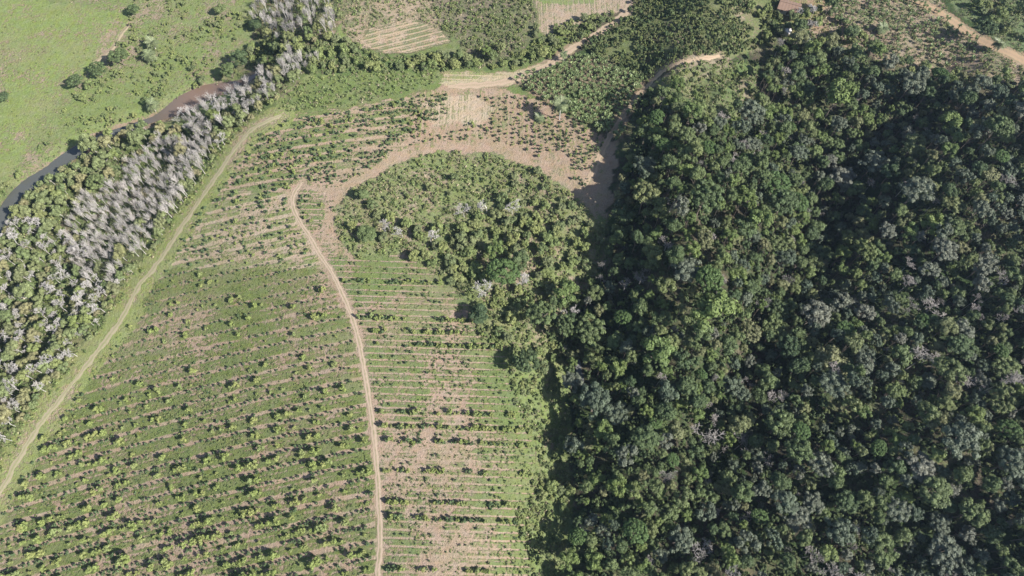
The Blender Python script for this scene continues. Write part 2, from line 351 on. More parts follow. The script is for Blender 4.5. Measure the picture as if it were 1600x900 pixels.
ter['label'] = 'hilly farmland ground of grass, weeds and bare tan soil'

def sheet(name, rows, mat, label, kind='structure', attrs=None):
    # rows: list of cross sections, each a list of points
    k = len(rows[0]); vs = [p for r in rows for p in r]
    fs = [(i*k+j, i*k+j+1, (i+1)*k+j+1, (i+1)*k+j) for i in range(len(rows)-1) for j in range(k-1)]
    m = bpy.data.meshes.new(name); m.from_pydata([tuple(map(float, v)) for v in vs], [], fs); m.shade_smooth(); m.materials.append(mat)
    if attrs is not None:
        a = m.attributes.new('across', 'FLOAT', 'POINT'); a.data.foreach_set('value', np.array(attrs, 'f'))
    o = bpy.data.objects.new(name, m); C.objects.link(o)
    o['label'] = label; o['kind'] = kind
    return o
def road_mat(name, rut, mid, ratio, edge=(.22,.20,.12)):
    m, t, p = new_mat(name); L = t.links.new
    a = N(t, 'ShaderNodeAttribute', attribute_name='across'); tc = N(t, 'ShaderNodeTexCoord')
    nz = N(t, 'ShaderNodeTexNoise'); nz.inputs['Scale'].default_value = 1.3; nz.inputs['Detail'].default_value = 4; L(tc.outputs['Object'], nz.inputs[0])
    ab = N(t, 'ShaderNodeMath', operation='ABSOLUTE'); L(a.outputs['Fac'], ab.inputs[0])
    nw = N(t, 'ShaderNodeTexNoise'); nw.inputs['Scale'].default_value = .35; nw.inputs['Detail'].default_value = 3; L(tc.outputs['Object'], nw.inputs[0])
    a2 = N(t, 'ShaderNodeMath', operation='MULTIPLY_ADD'); L(nw.outputs[0], a2.inputs[0]); a2.inputs[1].default_value = .7; a2.inputs[2].default_value = -.35
    a3 = N(t, 'ShaderNodeMath', operation='ADD'); L(ab.outputs[0], a3.inputs[0]); L(a2.outputs[0], a3.inputs[1]); ab = a3
    ad = N(t, 'ShaderNodeMath', operation='MULTIPLY_ADD'); L(nz.outputs[0], ad.inputs[0]); ad.inputs[1].default_value = .5; L(ab.outputs[0], ad.inputs[2])
    r = N(t, 'ShaderNodeValToRGB'); L(ad.outputs[0], r.inputs[0]); e = r.color_ramp.elements
    e[0].position = .25+.0*ratio; e[0].color = (*mid, 1); e[1].position = .55; e[1].color = (*rut, 1)
    q = e.new(.90); q.color = (*rut, 1); q = e.new(1.0); q.color = (*edge, 1)
    L(r.outputs[0], p.inputs['Base Color']); p.inputs['Roughness'].default_value = .95; p.inputs['Specular IOR Level'].default_value = .1
    b = N(t, 'ShaderNodeBump'); b.inputs['Strength'].default_value = .5; b.inputs['Distance'].default_value = .2; L(nz.outputs[0], b.inputs['Height']); L(b.outputs[0], p.inputs['Normal'])
    return m
def road(name, W, half, mat, label, lift=.06, wob=.3):
    rows = []; at = []
    seg = []
    for i in range(len(W)-1):
        L_ = np.hypot(*(W[i+1]-W[i])); k = max(1, int(L_/1.2))
        for j in range(k): seg.append(W[i]+(W[i+1]-W[i])*j/k)
    seg.append(W[-1]); seg = np.array(seg)
    for i, c in enumerate(seg):
        d = seg[min(i+2, len(seg)-1)]-seg[max(i-2, 0)]; d = d/np.hypot(*d); nn = np.array((-d[1], d[0])); r = []
        hl = half+wob*(RNG.rand()-.5)*2; hr = half+wob*(RNG.rand()-.5)*2
        if i < 3 or i > len(seg)-4: hl *= .6; hr *= .6
        for s in (-1, -.75, -.5, -.25, 0, .25, .5, .75, 1):
            hh = hl if s < 0 else hr; q = c+nn*s*hh
            dip = -.05*(abs(abs(s)-.5) < .3)
            r.append((q[0], q[1], float(relief(q[0], q[1]))+lift+dip-(.10 if abs(s) == 1 else 0))); at.append(s)
        rows.append(r)
    return sheet(name, rows, mat, label, attrs=at)
road('dirt_track', W_TRACK, 1.1, road_mat('dirt track', (.36,.275,.205), (.23,.20,.12), 0), 'narrow tan two-rut dirt track running down the plantation from bend to bottom edge')
road('grass_track', W_BOUND, 1.4, road_mat('grassy boundary track', (.31,.265,.175), (.24,.235,.12), 0, (.20,.225,.082)), 'pale grassy track between the plantation and the white tree belt', wob=.7)
road('farm_road', W_ROADTOP, 2.3, road_mat('farm road', (.35,.265,.19), (.30,.235,.16), 0), 'tan farm road climbing to the top edge past the dense plots', wob=.6)
road('dirt_track', W_ROADR, 1.7, road_mat('forest edge track', (.36,.265,.185), (.30,.23,.15), 0), 'bare brown strip of track along the left edge of the forest', wob=.7)
road('ochre_road', W_OCHRE, 2.8, road_mat('ochre road', (.35,.245,.155), (.31,.225,.145), 0), 'ochre dirt road cutting across the upper right corner', wob=.5)
road('footpath', W_PAST, .7, road_mat('footpath', (.36,.29,.19), (.32,.27,.17), 0), 'thin pale footpath on the far pasture beside the bushes', wob=.3)
# river and stream
wm, t, p = new_mat('murky river water'); L = t.links.new
tc = N(t, 'ShaderNodeTexCoord'); nz = N(t, 'ShaderNodeTexNoise'); nz.inputs['Scale'].default_value = .8; L(tc.outputs['Object'], nz.inputs[0])
sx = N(t, 'ShaderNodeSeparateXYZ'); L(tc.outputs['Object'], sx.inputs[0])
mr = N(t, 'ShaderNodeMapRange'); L(sx.outputs[0], mr.inputs[0]); mr.inputs[1].default_value = -172; mr.inputs[2].default_value = -150
mc = N(t, 'ShaderNodeMix', data_type='RGBA'); L(mr.outputs[0], mc.inputs[0]); mc.inputs[6].default_value = (.085,.088,.080,1); mc.inputs[7].default_value = (.17,.115,.085,1)  # greyer left stretch: sky reflection put into the water colour; brown is silt
L(mc.outputs[2], p.inputs['Base Color']); p.inputs['Roughness'].default_value = .12
b = N(t, 'ShaderNodeBump'); b.inputs['Strength'].default_value = .08; b.inputs['Distance'].default_value = .2; L(nz.outputs[0], b.inputs['Height']); L(b.outputs[0], p.inputs['Normal'])
rows = []
for i, c in enumerate(W_RIVER):
    d = W_RIVER[min(i+1, len(W_RIVER)-1)]-W_RIVER[max(i-1, 0)]; d = d/np.hypot(*d); nn = np.array((-d[1], d[0])); hw = RIVW[i]*.5*1.35
    z = float(relief(*c))-.75
    rows.append([(c[0]+nn[0]*s*hw*(1+.25*(RNG.rand()-.5)), c[1]+nn[1]*s*hw, z) for s in (-1, -.3, .3, 1)])
sheet('river', rows, wm, 'narrow muddy river winding between the pasture and the tree belt')
rows = []
for i, c in enumerate(W_STREAM):
    d = W_STREAM[min(i+1, len(W_STREAM)-1)]-W_STREAM[max(i-1, 0)]; d = d/np.hypot(*d); nn = np.array((-d[1], d[0]))
    rows.append([(c[0]+nn[0]*s, c[1]+nn[1]*s, float(relief(c[0]+nn[0]*s, c[1]+nn[1]*s))+.12) for s in (-1.2*RNG.uniform(.7, 1.3), 0, 1.2*RNG.uniform(.7, 1.3))])
mud, t, p = new_mat('shade-darkened mud'); p.inputs['Base Color'].default_value = (.20,.20,.18,1); p.inputs['Roughness'].default_value = .6
nz = N(t, 'ShaderNodeTexNoise'); nz.inputs['Scale'].default_value = 1.5; r_ = N(t, 'ShaderNodeMix', data_type='RGBA'); t.links.new(nz.outputs[0], r_.inputs[0]); r_.inputs[6].default_value = (.10,.105,.10,1); r_.inputs[7].default_value = (.17,.165,.15,1); t.links.new(r_.outputs[2], p.inputs['Base Color'])  # dark greys: the gully's shade is put into the mud colour
sheet('stream_bed', rows, mud, 'grey gully floor showing in the shade at the left edge of the forest')

# ------------------------------------------------------------------ plant meshes
def finish(name, vs, fs, mat, tint=None, smoothed=False):
    m = bpy.data.meshes.new(name); m.from_pydata(vs.tolist() if isinstance(vs, np.ndarray) else vs, [], fs)
    m.materials.append(mat)
    if tint is not None:
        a = m.attributes.new('tint', 'FLOAT', 'POINT'); a.data.foreach_set('value', np.asarray(tint, 'f'))
    if smoothed: m.shade_smooth()
    return m
_t = (1+5**.5)/2
ICO = np.array([(-1,_t,0),(1,_t,0),(-1,-_t,0),(1,-_t,0),(0,-1,_t),(0,1,_t),(0,-1,-_t),(0,1,-_t),(_t,0,-1),(_t,0,1),(-_t,0,-1),(-_t,0,1)])/math.hypot(1, _t)
ICF = [(0,11,5),(0,5,1),(0,1,7),(0,7,10),(0,10,11),(1,5,9),(5,11,4),(11,10,2),(10,7,6),(7,1,8),(3,9,4),(3,4,2),(3,2,6),(3,6,8),(3,8,9),(4,9,5),(2,4,11),(6,2,10),(8,6,7),(9,8,1)]
def leaves(cen, nrm, size, rng, aspect=.8):
    # one small folded quad (four corners) per leaf clump
    k = len(cen); a = rng.normal(size=(k, 3)); a -= (a*nrm).sum(1)[:, None]*nrm; a /= np.linalg.norm(a, axis=1)[:, None]+1e-9
    b = np.cross(nrm, a); s = size[:, None]
    q = np.stack([cen-a*s, cen-b*s*aspect+nrm*s*.25, cen+a*s, cen+b*s*aspect+nrm*s*.25], 1).reshape(-1, 3)
    f = [(4*i, 4*i+1, 4*i+2, 4*i+3) for i in range(k)]
    return q, f
def crown(seed, rx=1., rz=.7, lobes=26, lr=(.22, .36), per=34, leaf=.075, zc=0., mat=None, low=-.25, dome=False, core=True, squash=.9, keep=.0, name='crown'):
    """foliage of a crown of radius about 1 round (0,0,zc): lumps of leaf clumps over a dome, with gaps"""
    rng = np.random.RandomState(seed); V_ = []; F_ = []; T_ = []; off = 0
    cs = []
    tries = 0
    while len(cs) < lobes and tries < 4000:
        tries += 1
        d = rng.normal(size=3); d /= np.linalg.norm(d)
        if d[2] < low: continue
        rr = rng.uniform(.45, .86) if not dome else rng.uniform(.78, .84)
        c = d*rr*np.array((rx, rx*rng.uniform(.85, 1), rz))
        r = rng.uniform(*lr)*(1 if not dome else .8)
        if keep and any(np.linalg.norm(c-e[0]) < keep*(r+e[1]) for e in cs): continue
        cs.append((c, r))
    lop = rng.normal(size=3)*.10*rx
    for c, r in cs:
        c = c+lop*c[0]; tl = rng.uniform(.25, .75)
        if core:
            v = ICO*r*.86*np.array((1, 1, squash))*(1+.25*(rng.rand(12, 1)-.5))+c
            V_.append(v); F_ += [tuple(off+i for i in f) for f in ICF]; off += 12; T_ += [tl*.8]*12  # core tinted darker than its leaves: inner crown shade put into colour
        d = rng.normal(size=(per, 3)); d /= np.linalg.norm(d, axis=1)[:, None]
        d[:, 2] = np.where(d[:, 2] < -.35, -d[:, 2], d[:, 2])
        pos = c+d*np.array((1, 1, squash))*r*rng.uniform(.82, 1.12, (per, 1))
        nn = d+np.array((0, 0, .12))+rng.normal(size=(per, 3))*.22; nn /= np.linalg.norm(nn, axis=1)[:, None]
        q, f = leaves(pos, nn, leaf*rng.uniform(.6, 1.35, per), rng)
        V_.append(q); F_ += [tuple(off+i for i in g) for g in f]; off += len(q)
        T_ += np.repeat(np.clip(tl+rng.uniform(-.3, .3, per), 0, 1), 4).tolist()
    vs = np.concatenate(V_); vs[:, 2] += zc
    return finish(name, vs, F_, mat, T_)
def tube(V_, F_, a, b, ra, rb, k=4):
    a = np.asarray(a, float); b = np.asarray(b, float); d = b-a; d /= np.linalg.norm(d)+1e-9
    x = np.cross(d, (0, 0, 1) if abs(d[2]) < .9 else (1, 0, 0)); x /= np.linalg.norm(x); y = np.cross(d, x); o = len(V_)
    for c, r in ((a, ra), (b, rb)):
        for i in range(k):
            an = 2*math.pi*i/k; V_.append(tuple(c+(x*math.cos(an)+y*math.sin(an))*r))
    for i in range(k): F_.append((o+i, o+(i+1) % k, o+k+(i+1) % k, o+k+i))
def trunk_mesh(seed, h, r, mat, spread=.5, k=6, limbs=5, name='trunk'):
    rng = random.Random(seed); V_, F_ = [], []; p = np.zeros(3)-np.array((0, 0, .08*h)); pts = [p]
    for i in range(4):
        p = p+np.array((rng.uniform(-.04, .04)*h, rng.uniform(-.04, .04)*h, h*.27)); pts.append(p)
    rr = [r*1.35, r, r*.85, r*.7, r*.4]
    for i in range(4): tube(V_, F_, pts[i], pts[i+1], rr[i], rr[i+1], k)
    for i in range(limbs):
        an = rng.uniform(0, 6.28)+i*2.4; s = pts[2]+(pts[3]-pts[2])*rng.random(); e = s+np.array((math.cos(an)*spread*h, math.sin(an)*spread*h, h*rng.uniform(.18, .4)))
        mid_ = (s+e)/2+np.array((0, 0, h*.05)); tube(V_, F_, s, mid_, r*.5, r*.32, 4); tube(V_, F_, mid_, e, r*.32, r*.1, 4)
    return finish(name, V_, F_, mat, [.5]*len(V_))
def bare_mesh(seed, h, spread, r0, mat, depth=4, kids=4, trunk_frac=.35, up=.6, name='branches', twig=.03):
    rng = random.Random(seed); V_, F_ = [], []
    def go(p, d, l, r, lev):
        steps = 2 if lev < 2 else 1
        for _ in range(steps):
            d2 = d+np.array([rng.gauss(0, .12) for _ in range(3)]); d2 /= np.linalg.norm(d2)
            q = p+d2*l/steps; tube(V_, F_, p, q, r, r*.75, 3); p = q; d = d2; r *= .75
        if lev >= depth: return
        for i in range(kids+(lev > 0)):
            sd_ = np.array([rng.gauss(0, 1), rng.gauss(0, 1), rng.gauss(0, .4)+up]); sd_ /= np.linalg.norm(sd_)
            nd = d*(.55)+sd_*spread; nd /= np.linalg.norm(nd)
            go(p-d*l*rng.random()*.35, nd, l*rng.uniform(.55, .8), max(r*.62, twig), lev+1)
    go(np.array((0, 0, h*trunk_frac)), np.array((0, 0, 1.)), h*.22, r0*.8, 0)
    A_ = np.array(V_); r_ = np.percentile(np.hypot(A_[:, 0], A_[:, 1]), 93); A_[:, :2] /= r_; A_[:, 2] *= 2.2/A_[:, 2].max()
    return finish(name, A_, F_, mat, [rng.random() for _ in V_])
def broom_mesh(seed, h, mat, n=30, name='branches', tw=.016):
    rng = random.Random(seed); V_, F_ = [], []; top = np.array((rng.uniform(-.2, .2), rng.uniform(-.2, .2), h))
    ax_ = lambda q: top*q
    tube(V_, F_, ax_(.25), ax_(.6), .045, .032, 4); tube(V_, F_, ax_(.6), ax_(1), .032, .008, 3)
    for i in range(n):
        q = .32+.6*rng.random()**.8; p = ax_(q); an = rng.uniform(0, 6.283); l = h*(1-q)*rng.uniform(.6, 1.0)+.35; out = rng.uniform(.28, .55)
        d = np.array((math.cos(an)*out, math.sin(an)*out, 1.)); d /= np.linalg.norm(d); m_ = p+d*l*.5; d2 = d+np.array((0, 0, .3)); d2 /= np.linalg.norm(d2); e = m_+d2*l*.5
        tube(V_, F_, p, m_, tw*1.3, tw, 3); tube(V_, F_, m_, e, tw, tw*.5, 3)
        for j in range(5):
            b = p+(m_-p)*rng.random() if j < 2 else m_+(e-m_)*rng.random(); f_ = d+np.array([rng.gauss(0, .35), rng.gauss(0, .35), rng.gauss(.1, .2)]); f_ /= np.linalg.norm(f_)
            tube(V_, F_, b, b+f_*l*rng.uniform(.25, .5), tw*.75, tw*.4, 3)
    return finish(name, V_, F_, mat, [rng.random() for _ in V_])
def pole_mesh(seed, h, r, mat, name='trunk'):
    rng = random.Random(seed); V_, F_ = [], []; a = np.array((0, 0, -.6)); lean = np.array((rng.uniform(-.05, .05), rng.uniform(-.05, .05), 0))*h
    b = np.array((0, 0, h*.5)); tube(V_, F_, a+lean*-.3, b, r*1.25, r, 6); tube(V_, F_, b, (0, 0, h*1.02), r, r*.75, 6)
    return finish(name, V_, F_, mat, [.6]*len(V_))
def banana_mesh(seed, mat, name='banana_plant'):
    rng = random.Random(seed); V_, F_, T_ = [], [], []
    for s in range(rng.choice((2, 3))):
        cx, cy = rng.uniform(-.5, .5), rng.uniform(-.5, .5); hh = rng.uniform(1.3, 2.2)
        o = len(V_); tube(V_, F_, (cx, cy, -.2), (cx, cy, hh), .13, .09, 5); T_ += [.3]*(len(V_)-o)
        k = rng.randint(6, 8)
        for i in range(k):
            an = 6.283*i/k+rng.uniform(-.3, .3); L_ = rng.uniform(1.1, 1.9); up = rng.uniform(.5, 1.1); wv = rng.uniform(.22, .34); pr = None
            tt = rng.random()
            for j in range(5):
                q = j/4; rr = L_*q*.85; z = hh+up*math.sin(q*2.2)*1.0-q*q*.5; ww = wv*math.sin(min(1, q*1.1+.12)*math.pi)+.02
                c = (cx+math.cos(an)*rr, cy+math.sin(an)*rr, z); sd_ = (-math.sin(an)*ww, math.cos(an)*ww)
                V_ += [(c[0]-sd_[0], c[1]-sd_[1], z-.06), (c[0], c[1], z), (c[0]+sd_[0], c[1]+sd_[1], z-.06)]; T_ += [tt]*3
                e = len(V_)-3
                if j: F_ += [(e-3, e-2, e+1, e), (e-2, e-1, e+2, e+1)]
    return finish(name, V_, F_, mat, T_)
def tuft_mesh(seed, mat, k=16, r=.45, h=.5, name='weed'):
    rng = np.random.RandomState(seed); d = rng.normal(size=(k, 3)); d[:, 2] = abs(d[:, 2])+.3; d /= np.linalg.norm(d, axis=1)[:, None]
    pos = d*np.array((r, r, h))*rng.uniform(.4, 1, (k, 1)); nn = d+rng.normal(size=(k, 3))*.5; nn /= np.linalg.norm(nn, axis=1)[:, None]
    q, f = leaves(pos, nn, rng.uniform(.09, .2, k)*r/.45, rng)
    return finish(name, q, f, mat, np.repeat(rng.rand(k), 4))

PROTO = {}
def kind(name, crowns, trunks, **kw): PROTO[name] = dict(c=crowns, t=trunks, **kw)
TR = [trunk_mesh(i, 1.25, .045, M['bark']) for i in range(4)]
TRP = [trunk_mesh(20+i, 1.25, .035, M['pbark']) for i in range(3)]
# unit trees: crown radius 1, scaled by the real radius; crown centre 1.6 above the foot
kind('broadleaf_tree', [crown(100+i, lobes=24+4*(i % 3), zc=1.6, mat=M['broad'], rz=(.62, .8, .7)[i % 3]) for i in range(7)], TR)
kind('grey_leaved_tree', [crown(200+i, lobes=22, per=26, leaf=.08, lr=(.15, .34), zc=1.6, mat=M['grey'], keep=.42) for i in range(7)], TR)
kind('olive_crowned_tree', [crown(300+i, lobes=18, per=40, lr=(.26, .40), zc=1.6, mat=M['olive'], rz=.8) for i in range(6)], TR)
kind('lime_green_tree', [crown(400+i, lobes=20, per=40, lr=(.22, .34), zc=1.6, mat=M['lime'], rz=.7) for i in range(4)], TR)
kind('umbrella_tree', [crown(500+i, lobes=95, per=26, lr=(.15, .2), leaf=.042, zc=1.5, rz=.5, mat=M['umb'], dome=True, low=0.0) for i in range(3)], TR)
kind('riverside_tree', [crown(600+i, lobes=20, per=34, lr=(.22, .36), zc=1.3, mat=M['rip'], rz=.75) for i in range(7)], TRP)
kind('scrub_tree', [crown(700+i, lobes=16, per=30, lr=(.24, .40), leaf=.095, zc=.9, mat=M['scrub'], rz=.75) for i in range(6)], TR)
kind('leafless_tree', [bare_mesh(800+i, 2.4, .85, .05, M['twig2'], depth=4, kids=3, up=.45, twig=.008) for i in range(5)], [pole_mesh(30+i, .85, .045, M['pbark']) for i in range(3)])
kind('white_leafless_tree', [bare_mesh(820+i, 2.4, .85, .05, M['twig3'], depth=4, kids=3, up=.45, twig=.010) for i in range(5)], [pole_mesh(40+i, .85, .045, M['pbark']) for i in range(3)])
kind('slender_white_tree', [broom_mesh(840+i, 3.2, M['twig']) for i in range(7)], [pole_mesh(50+i, .8, .055, M['pbark']) for i in range(3)])
for _k, _m in (('broadleaf_tree', 'broad'), ('grey_leaved_tree', 'grey'), ('olive_crowned_tree', 'olive')):
    PROTO[_k]['cb'] = [crown(1100+i+ord(_m[0])*3, lobes=58, per=30, lr=(.10, .21), leaf=.042, zc=1.5, mat=M[_m], rz=.62, low=-.05, keep=.35) for i in range(3)]
SHR = dict(
 yellow_green_bush=[crown(900+i, lobes=11, per=16, lr=(.26, .42), leaf=.17, zc=.75, mat=M['yel'], rz=.8, name='yellow_green_bush') for i in range(7)],
 coffee_shrub=[crown(920+i, lobes=7, per=14, lr=(.3, .45), leaf=.2, zc=.7, mat=M['dark'], rz=.9, name='coffee_shrub') for i in range(5)],
 banana_plant=[banana_mesh(940+i, M['ban']) for i in range(6)],
 thicket_bush=[crown(960+i, lobes=9+i, per=18, lr=(.14, .34), leaf=.13, zc=.45, low=-.1, mat=M['scrub'], rz=.7, name='thicket_bush') for i in range(6)],
)

# ------------------------------------------------------------------ names, labels
LM = [('the big smooth dome-crowned tree', 1108, 437), ('the large lime crown on the right', 1457, 350), ('the small round lime crown', 1357, 318),
 ('the pinkish bare tree by the dome', 1003, 432), ('the pale pinkish twiggy tree', 1410, 590), ('the bare tree near the forest foot', 915, 828),
 ('the white-roofed shed', 1227, 45), ('the grey gully floor', 905, 580), ("the picture's lower right corner", 1600, 900), ("the right edge's middle", 1600, 450),
 ('the ochre road end', 1590, 95), ("the forest's upper left tip", 1000, 160), ("the bottom edge's right quarter", 1200, 900), ('the olive spreading tree on the right', 1290, 560),
 ('the upper dark umbrella tree', 1215, 290), ("the track's sharp bend", 458, 320), ("the track's foot at the bottom edge", 590, 900), ('the middle of the dirt track', 570, 580),
 ('the lone tall palm', 872, 165), ("the picture's lower left corner", 0, 900), ("the grassy track's lower end", 0, 770), ("the bushy island's left tip", 520, 340),
 ("the big dark tree on the island's foot", 790, 420), ('the dark tree at the field edge', 820, 565), ('the brown river bend', 300, 155), ('the river at the left edge', 50, 285),
 ("the grassy track's top end", 440, 180), ("the left edge's middle", 0, 500), ('the brown-roofed house', 1232, 12), ("the farm road's top end", 985, 0), ('the small pale clearing', 712, 88),
 ("the picture's upper left corner", 0, 0), ("the striped brown field", 620, 58), ("the island's white bare trees", 665, 375), ("the field's lower right corner", 830, 890), ("the upper right corner", 1600, 0),
 ('the crook of the grassy track', 195, 490), ('the second forest track end', 1125, 88), ('the twin palms', 238, 74), ('the dark leafy patch in the left field', 280, 610), ('the leafy patch beside the lower track', 545, 745), ('the mid-height left-field rows', 330, 520), ('the lower left-field rows', 250, 760)]
ORD = 'nearest second third fourth fifth sixth seventh eighth ninth tenth eleventh twelfth thirteenth fourteenth fifteenth sixteenth seventeenth eighteenth nineteenth twentieth'.split()
for _d, _e in (('twenty', 'thirtieth'), ('thirty', 'fortieth'), ('forty', 'fiftieth'), ('fifty', 'sixtieth'), ('sixty', 'seventieth'), ('seventy', 'eightieth'), ('eighty', 'ninetieth')):
    ORD += [_d+'-'+_n for _n in 'first second third fourth fifth sixth seventh eighth ninth'.split()]+[_e]
DIR = ['right of', 'upper right of', 'above', 'upper left of', 'left of', 'lower left of', 'below', 'lower right of']
LMU = np.array([(a[1], a[2]) for a in LM], float)
def make_labels(uv, words):
    """one label per place: ordinal by distance among the same kind, in the same direction from the nearest landmark"""
    uv = np.asarray(uv, float); d = np.hypot(uv[:, None, 0]-LMU[None, :, 0], uv[:, None, 1]-LMU[None, :, 1]); k = d.argmin(1); b = {}
    for i in range(len(uv)):
        dx, dy = uv[i]-LMU[k[i]]; o = int(round(math.atan2(-dy, dx)/(math.pi/4))) % 8
        b.setdefault((k[i], o), []).append((d[i, k[i]], i))
    out = [None]*len(uv)
    for (kk, o), l in b.items():
        for j, (_, i) in enumerate(sorted(l)):
            q = ORD[min(j, 89)]
            out[i] = '%s, %s %s %s' % (words, q, DIR[o], LM[kk][0])
    return out
def tag(o, label, cat, group=None):
    o['label'] = label; o['category'] = cat
    if group: o['group'] = group
def place_tree(kname, x, y, rad, hs=1., seed=None, ci=None, rot=None, lift=0.):
    P_ = PROTO[kname]; r = random.Random(int(x*97+y*7919)%1000003 if seed is None else seed)
    e = bpy.data.objects.new(kname, None); C.objects.link(e); e.empty_display_size = .5
    e.location = (x, y, float(relief(x, y))); e.rotation_euler = (0, 0, r.uniform(0, 6.28) if rot is None else rot); e.scale = (rad, rad*r.uniform(.88, 1.1), rad*hs)
    for nm, ms in (('trunk', P_['t']), ('branches' if 'leafless' in kname or 'slender' in kname else 'crown', P_['c'])):
        m = r.choice(P_['cb'] if nm == 'crown' and rad > 4.3 and 'cb' in P_ else ms) if (nm == 'trunk' or ci is None) else ms[ci]
        c = bpy.data.objects.new(nm, m); C.objects.link(c); c.parent = e
        if lift:
            if nm == 'trunk': c.scale = (1, 1, 1+lift/1.4)
            else: c.location = (0, 0, lift)
    return e
def place_shrub(kname, x, y, rad, hs=1.):
    r = random.Random(int(x*97+y*7919)%1000003)
    o = bpy.data.objects.new(kname, r.choice(SHR[kname])); C.objects.link(o)
    o.location = (x, y, float(relief(x, y))); o.rotation_euler = (0, 0, r.uniform(0, 6.28)); o.scale = (rad, rad*r.uniform(.85, 1.15), rad*hs)
    return o
def stuff(name, pts, rads, meshes, label, hs=None):
    """uncountable plants as one object: points that carry instances"""
    col = bpy.data.collections.new(name+' sources')
    for i, m in enumerate(meshes):
        col.objects.link(bpy.data.objects.new('%s source %02d' % (name, i), m))
    pts = np.asarray(pts, float); k = len(pts); z = relief(pts[:, 0], pts[:, 1])
    m = bpy.data.meshes.new(name); m.vertices.add(k); m.vertices.foreach_set('co', np.c_[pts[:, :2], z].astype('f').ravel())
    rr = np.asarray(rads, float); hs = rr if hs is None else hs
    a = m.attributes.new('scl', 'FLOAT_VECTOR', 'POINT'); a.data.foreach_set('vector', np.c_[rr, rr*RNG.uniform(.8, 1.2, k), hs].astype('f').ravel())
    a = m.attributes.new('rot', 'FLOAT_VECTOR', 'POINT'); a.data.foreach_set('vector', np.c_[np.zeros(k), np.zeros(k), RNG.uniform(0, 6.28, k)].astype('f').ravel())
    a = m.attributes.new('idx', 'INT', 'POINT'); a.data.foreach_set('value', RNG.randint(0, len(meshes), k).astype('i'))
    g = bpy.data.node_groups.new(name, 'GeometryNodeTree'); g.interface.new_socket('Geometry', in_out='INPUT', socket_type='NodeSocketGeometry'); g.interface.new_socket('Geometry', in_out='OUTPUT', socket_type='NodeSocketGeometry')
    gi = g.nodes.new('NodeGroupInput'); go = g.nodes.new('NodeGroupOutput'); io = g.nodes.new('GeometryNodeInstanceOnPoints'); ci = g.nodes.new('GeometryNodeCollectionInfo')
    ci.inputs[0].default_value = col; ci.inputs['Separate Children'].default_value = True; ci.inputs['Reset Children'].default_value = True
    io.inputs['Pick Instance'].default_value = True
    def na(nm, ty): q = g.nodes.new('GeometryNodeInputNamedAttribute'); q.data_type = ty; q.inputs[0].default_value = nm; return q.outputs[0]
    er = g.nodes.new('FunctionNodeEulerToRotation'); g.links.new(na('rot', 'FLOAT_VECTOR'), er.inputs[0])
    g.links.new(gi.outputs[0], io.inputs['Points']); g.links.new(ci.outputs[0], io.inputs['Instance']); g.links.new(na('idx', 'INT'), io.inputs['Instance Index'])
    g.links.new(er.outputs[0], io.inputs['Rotation']); g.links.new(na('scl', 'FLOAT_VECTOR'), io.inputs['Scale']); g.links.new(io.outputs[0], go.inputs[0])
    o = bpy.data.objects.new(name, m); C.objects.link(o); md = o.modifiers.new('plants', 'NODES'); md.node_group = g
    o['kind'] = 'stuff'; o['label'] = label
    return o
def scatter(poly, count, rfun, sep=.8, jit=1, avoid=None, seed=1, near=None):
    """places inside an area measured on the photograph, spaced by their radii"""
    rng = np.random.RandomState(seed); P0 = np.array(poly); x0, y0 = ground(P0[:, 0], P0[:, 1])
    lo = (x0.min(), y0.min()); hi = (x0.max(), y0.max()); out = []; H = {} if near is None else near; cs = 7.
    k = count*14; xs = rng.uniform(lo[0], hi[0], k); ys = rng.uniform(lo[1], hi[1], k)
    u, v, _ = project(xs, ys, relief(xs, ys)); q = inpoly(u+(vnoise(xs, ys, 5, 41)-.5)*10*jit, v+(vnoise(xs, ys, 5, 42)-.5)*8*jit, poly)
    for x, y, uu, vv in zip(xs[q], ys[q], u[q], v[q]):
        if len(out) >= count: break
        r = rfun(rng, uu, vv)
        if r is None or (avoid and avoid(x, y, uu, vv, r)): continue
        c = (int(x//cs), int(y//cs)); okk = True
        for a in (-1, 0, 1):
            for b in (-1, 0, 1):
                for (X_, Y_, R_) in H.get((c[0]+a, c[1]+b), ()):
                    if (x-X_)**2+(y-Y_)**2 < (sep*(r+R_))**2: okk = False; break
                if not okk: break
            if not okk: break
        if okk: H.setdefault(c, []).append((x, y, r)); out.append((x, y, r, uu, vv))
    return out
inframe = lambda u, v, m=12: -m < u < 1600+m and -m < v < 900+m

# ------------------------------------------------------------------ single, recognisable plants
USED = {}
def mark(x, y, r):
    USED.setdefault((int(x//7.), int(y//7.)), []).append((x, y, r))
def special(kname, u, v, dia, label, cat='tree', hs=1., ci=None, hc=1.45, seed=None):
    """u,v: middle of the crown in the photograph; dia: its width in the photograph"""
    x, y = ground(u, v); z = relief(x, y)
    for _ in range(6):
        _, _, dep = project(x, y, z); r = dia/2*float(dep)/F; top = float(z)+r*hs*hc
        # foot below the crown middle
        a = (u-800)/F; b = (450-v)/F; tt = (top-CAM_H)/(-sp+b*cp); x, y = a*tt, (cp+b*sp)*tt; z = relief(x, y)
    e = place_tree(kname, float(x), float(y), r, hs, ci=ci, seed=seed); tag(e, label, cat); mark(float(x), float(y), r*.8)
    return e
special('umbrella_tree', 1108, 437, 46, 'big smooth dome-crowned green tree standing in the forest', hs=1.25)
special('umbrella_tree', 1213, 288, 44, 'dark spreading umbrella tree in the upper left of the forest')
special('umbrella_tree', 1245, 316, 40, 'blue-green umbrella tree just below right of the upper one')
special('umbrella_tree', 1165, 255, 34, 'dark umbrella tree by the deep shade at the forest top')
special('lime_green_tree', 1457, 350, 40, 'large bright lime crown on the right side of the forest')
